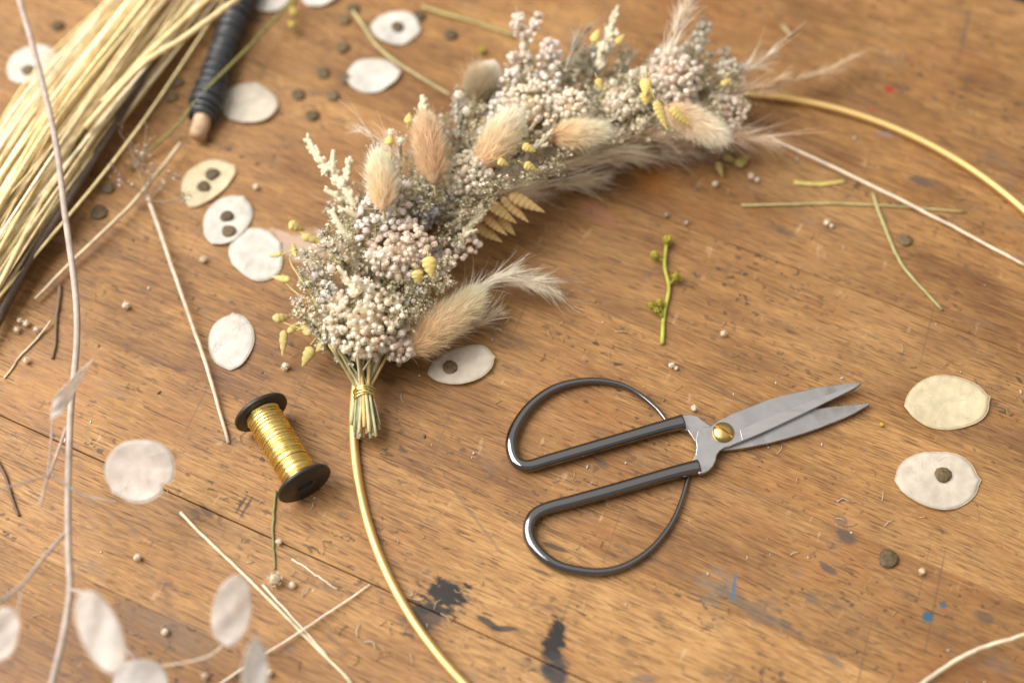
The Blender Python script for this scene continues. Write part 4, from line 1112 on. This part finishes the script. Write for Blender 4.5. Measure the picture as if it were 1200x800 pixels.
# ------------------------------------------------------------------ loose buds, spikelets, crumbs
def loose_bud(x, y, r, label, c=(.80, .68, .52), cat='flower bud', group=None, n=1):
    o_ = P(x, y); mb = MB()
    rr = r*.00030
    mb.inst(FLO, o_+[0, 0, rr*.93], np.array([[rr, rr, rr]]), frames(rnd(1, .8)+[0, 0, .4]), c)
    mb.V[0][:, 2] += max(0, -mb.V[0][:, 2].min()+.0001)
    if n > 1:
        mb.inst(ICO2, o_+[rr*1.3, -rr*.6, rr*.6], rr*.6, None, np.array(c)*.95)
    o = mb.build('dried_bud', M_PLANT, origin=o_); tag(o, label, cat, group)
G = 'loose white buds'
for (x, y, r) in ((148, 361, 6), (239, 307, 5.6), (301, 221, 5), (163, 654, 5.5), (195, 741, 5.2)):
    loose_bud(x, y, r, 'small round white bud lying alone on bare wood beside honesty discs', group=G)
for (x, y, r) in ((328, 636, 5), (343, 686, 5)): loose_bud(x, y, r, 'small white bud on the boards just below the spool', group=G)
loose_bud(323, 681, 9.5, 'large cream dried flower head below the green stem', (.80, .70, .52))
for (x, y, r) in ((241, 793, 5), (316, 790, 5)): loose_bud(x, y, r, 'small white bud between sheer discs and crossing straws', group=G)
for (x, y, r) in ((21, 388, 5.5), (32, 382, 5.5), (44, 388, 5.5), (32, 425, 5.5), (24, 378, 4.5)): loose_bud(x, y, r, 'small white berry beside the end of the dark twig', group=G)
loose_bud(837, 218, 5, 'white bud on wood below the yellow spikelets'); loose_bud(880, 210, 6, 'pair of white buds beside the fallen spikelets', n=2)
loose_bud(968, 264, 5, 'white bud with a tail under the long green stalk', n=2)
loose_bud(1080, 671, 5, 'white bud with an orange base beside split seed', (.84, .66, .44))
loose_bud(847, 393, 5, 'white papery bud near the green sprig'); loose_bud(786, 430, 5, 'white crumb cluster between green sprig and scissors', n=2)
loose_bud(813, 481, 5, 'white bud touching the scissors near the brass screw'); loose_bud(781, 248+6, 4, 'grey bud on the joint above the green sprig', (.46, .40, .36)); loose_bud(804, 263, 3.6, 'pinkish grey bud on the joint beside green sprig', (.60, .52, .46))
loose_bud(335, 431, 6, 'white bud between spool and yellow spikelets')
loose_bud(566, 63, 6.5, 'bright green round bud behind the flowers', (.42, .38, .05)); loose_bud(467, 428, 4.5, 'tiny cream bud below the bunny tail', (.76, .62, .5)); loose_bud(1033, 499, 3.4, 'tiny yellow crumb near the scissor tips', (.72, .5, .06))
def loose_spk(x0, y0, x1, y1, w_, label):
    o_ = P(x0, y0); root = thing('fallen_spikelet', label, 'spikelet', o_, 'fallen spikelets')
    spk(x0, y0, .0022, x1, y1, .0018, w_, (.56, .44, .15), SPK4, 'seed_head', par=root, stem=False)
loose_spk(841, 190, 847, 208, 10, 'narrow fallen yellow spikelet beside two rounder ones'); loose_spk(848, 182, 862, 190, 12, 'round fallen yellow spikelet between two others'); loose_spk(863, 195, 879, 180, 16, 'plump fallen yellow spikelet nearest the pair of buds')

cr = MB(); n = 260
xs = rng.uniform(-20, 1220, n); ys = rng.uniform(60, 820, n)
for i in range(n):
    o_ = P(xs[i], ys[i])
    if i % 5 < 2:
        r = rng.uniform(.0002, .0006)*(1.3 if i % 11 == 0 else 1)
        c = [(.74, .66, .54), (.68, .52, .32), (.16, .10, .06), (.60, .56, .50), (.30, .2, .1)][int(rng.integers(0, 5))]
        cr.inst(ICO1, o_+[0, 0, r*.5], np.array([[r*rng.uniform(.7, 2.4), r, r*.35]]), frames(rnd(1)*.3+[0, 0, 1]), c)
    else:
        L = rng.uniform(.0012, .0042); a_ = rng.uniform(0, 6.28); d = np.array([math.cos(a_), math.sin(a_), 0]); s_ = np.array([-d[1], d[0], 0])
        c = [(.60, .46, .26), (.26, .15, .07), (.66, .56, .42), (.42, .36, .14)][int(rng.integers(0, 4))]
        cr.tube(spline([o_+[0, 0, .0002], o_+d*L*.5+s_*L*rng.uniform(-.25, .25)+[0, 0, .0006], o_+d*L+s_*L*rng.uniform(-.3, .3)+[0, 0, .0003]], 6), rng.uniform(.00007, .00015), 4, c)
# denser litter by the ink stain and the near flowers
for (x, y, sx, sy, k) in ((440, 745, 40, 22, 15), (530, 700, 30, 18, 8), (380, 660, 50, 30, 14), (660, 395, 60, 30, 10), (1000, 590, 60, 40, 10)):
    for _ in range(k):
        o_ = P(x+rng.normal(0, sx), y+rng.normal(0, sy)); L = rng.uniform(.002, .005); a_ = rng.uniform(0, 6.28); d = np.array([math.cos(a_), math.sin(a_), 0]); s_ = np.array([-d[1], d[0], 0])
        c = [(.62, .42, .20), (.70, .58, .48), (.24, .14, .07), (.72, .60, .36)][int(rng.integers(0, 4))]
        cr.tube(spline([o_+[0, 0, .0003], o_+d*L*.5+s_*L*rng.uniform(-.3, .3)+[0, 0, .0008], o_+d*L+s_*L*rng.uniform(-.3, .3)+[0, 0, .0004]], 6), rng.uniform(.00009, .0002), 4, c)
o = cr.build('plant_crumbs', M_PLANT, kind='stuff'); o['label'] = 'tiny plant crumbs and fibres scattered over the wood'; o['category'] = 'crumbs'
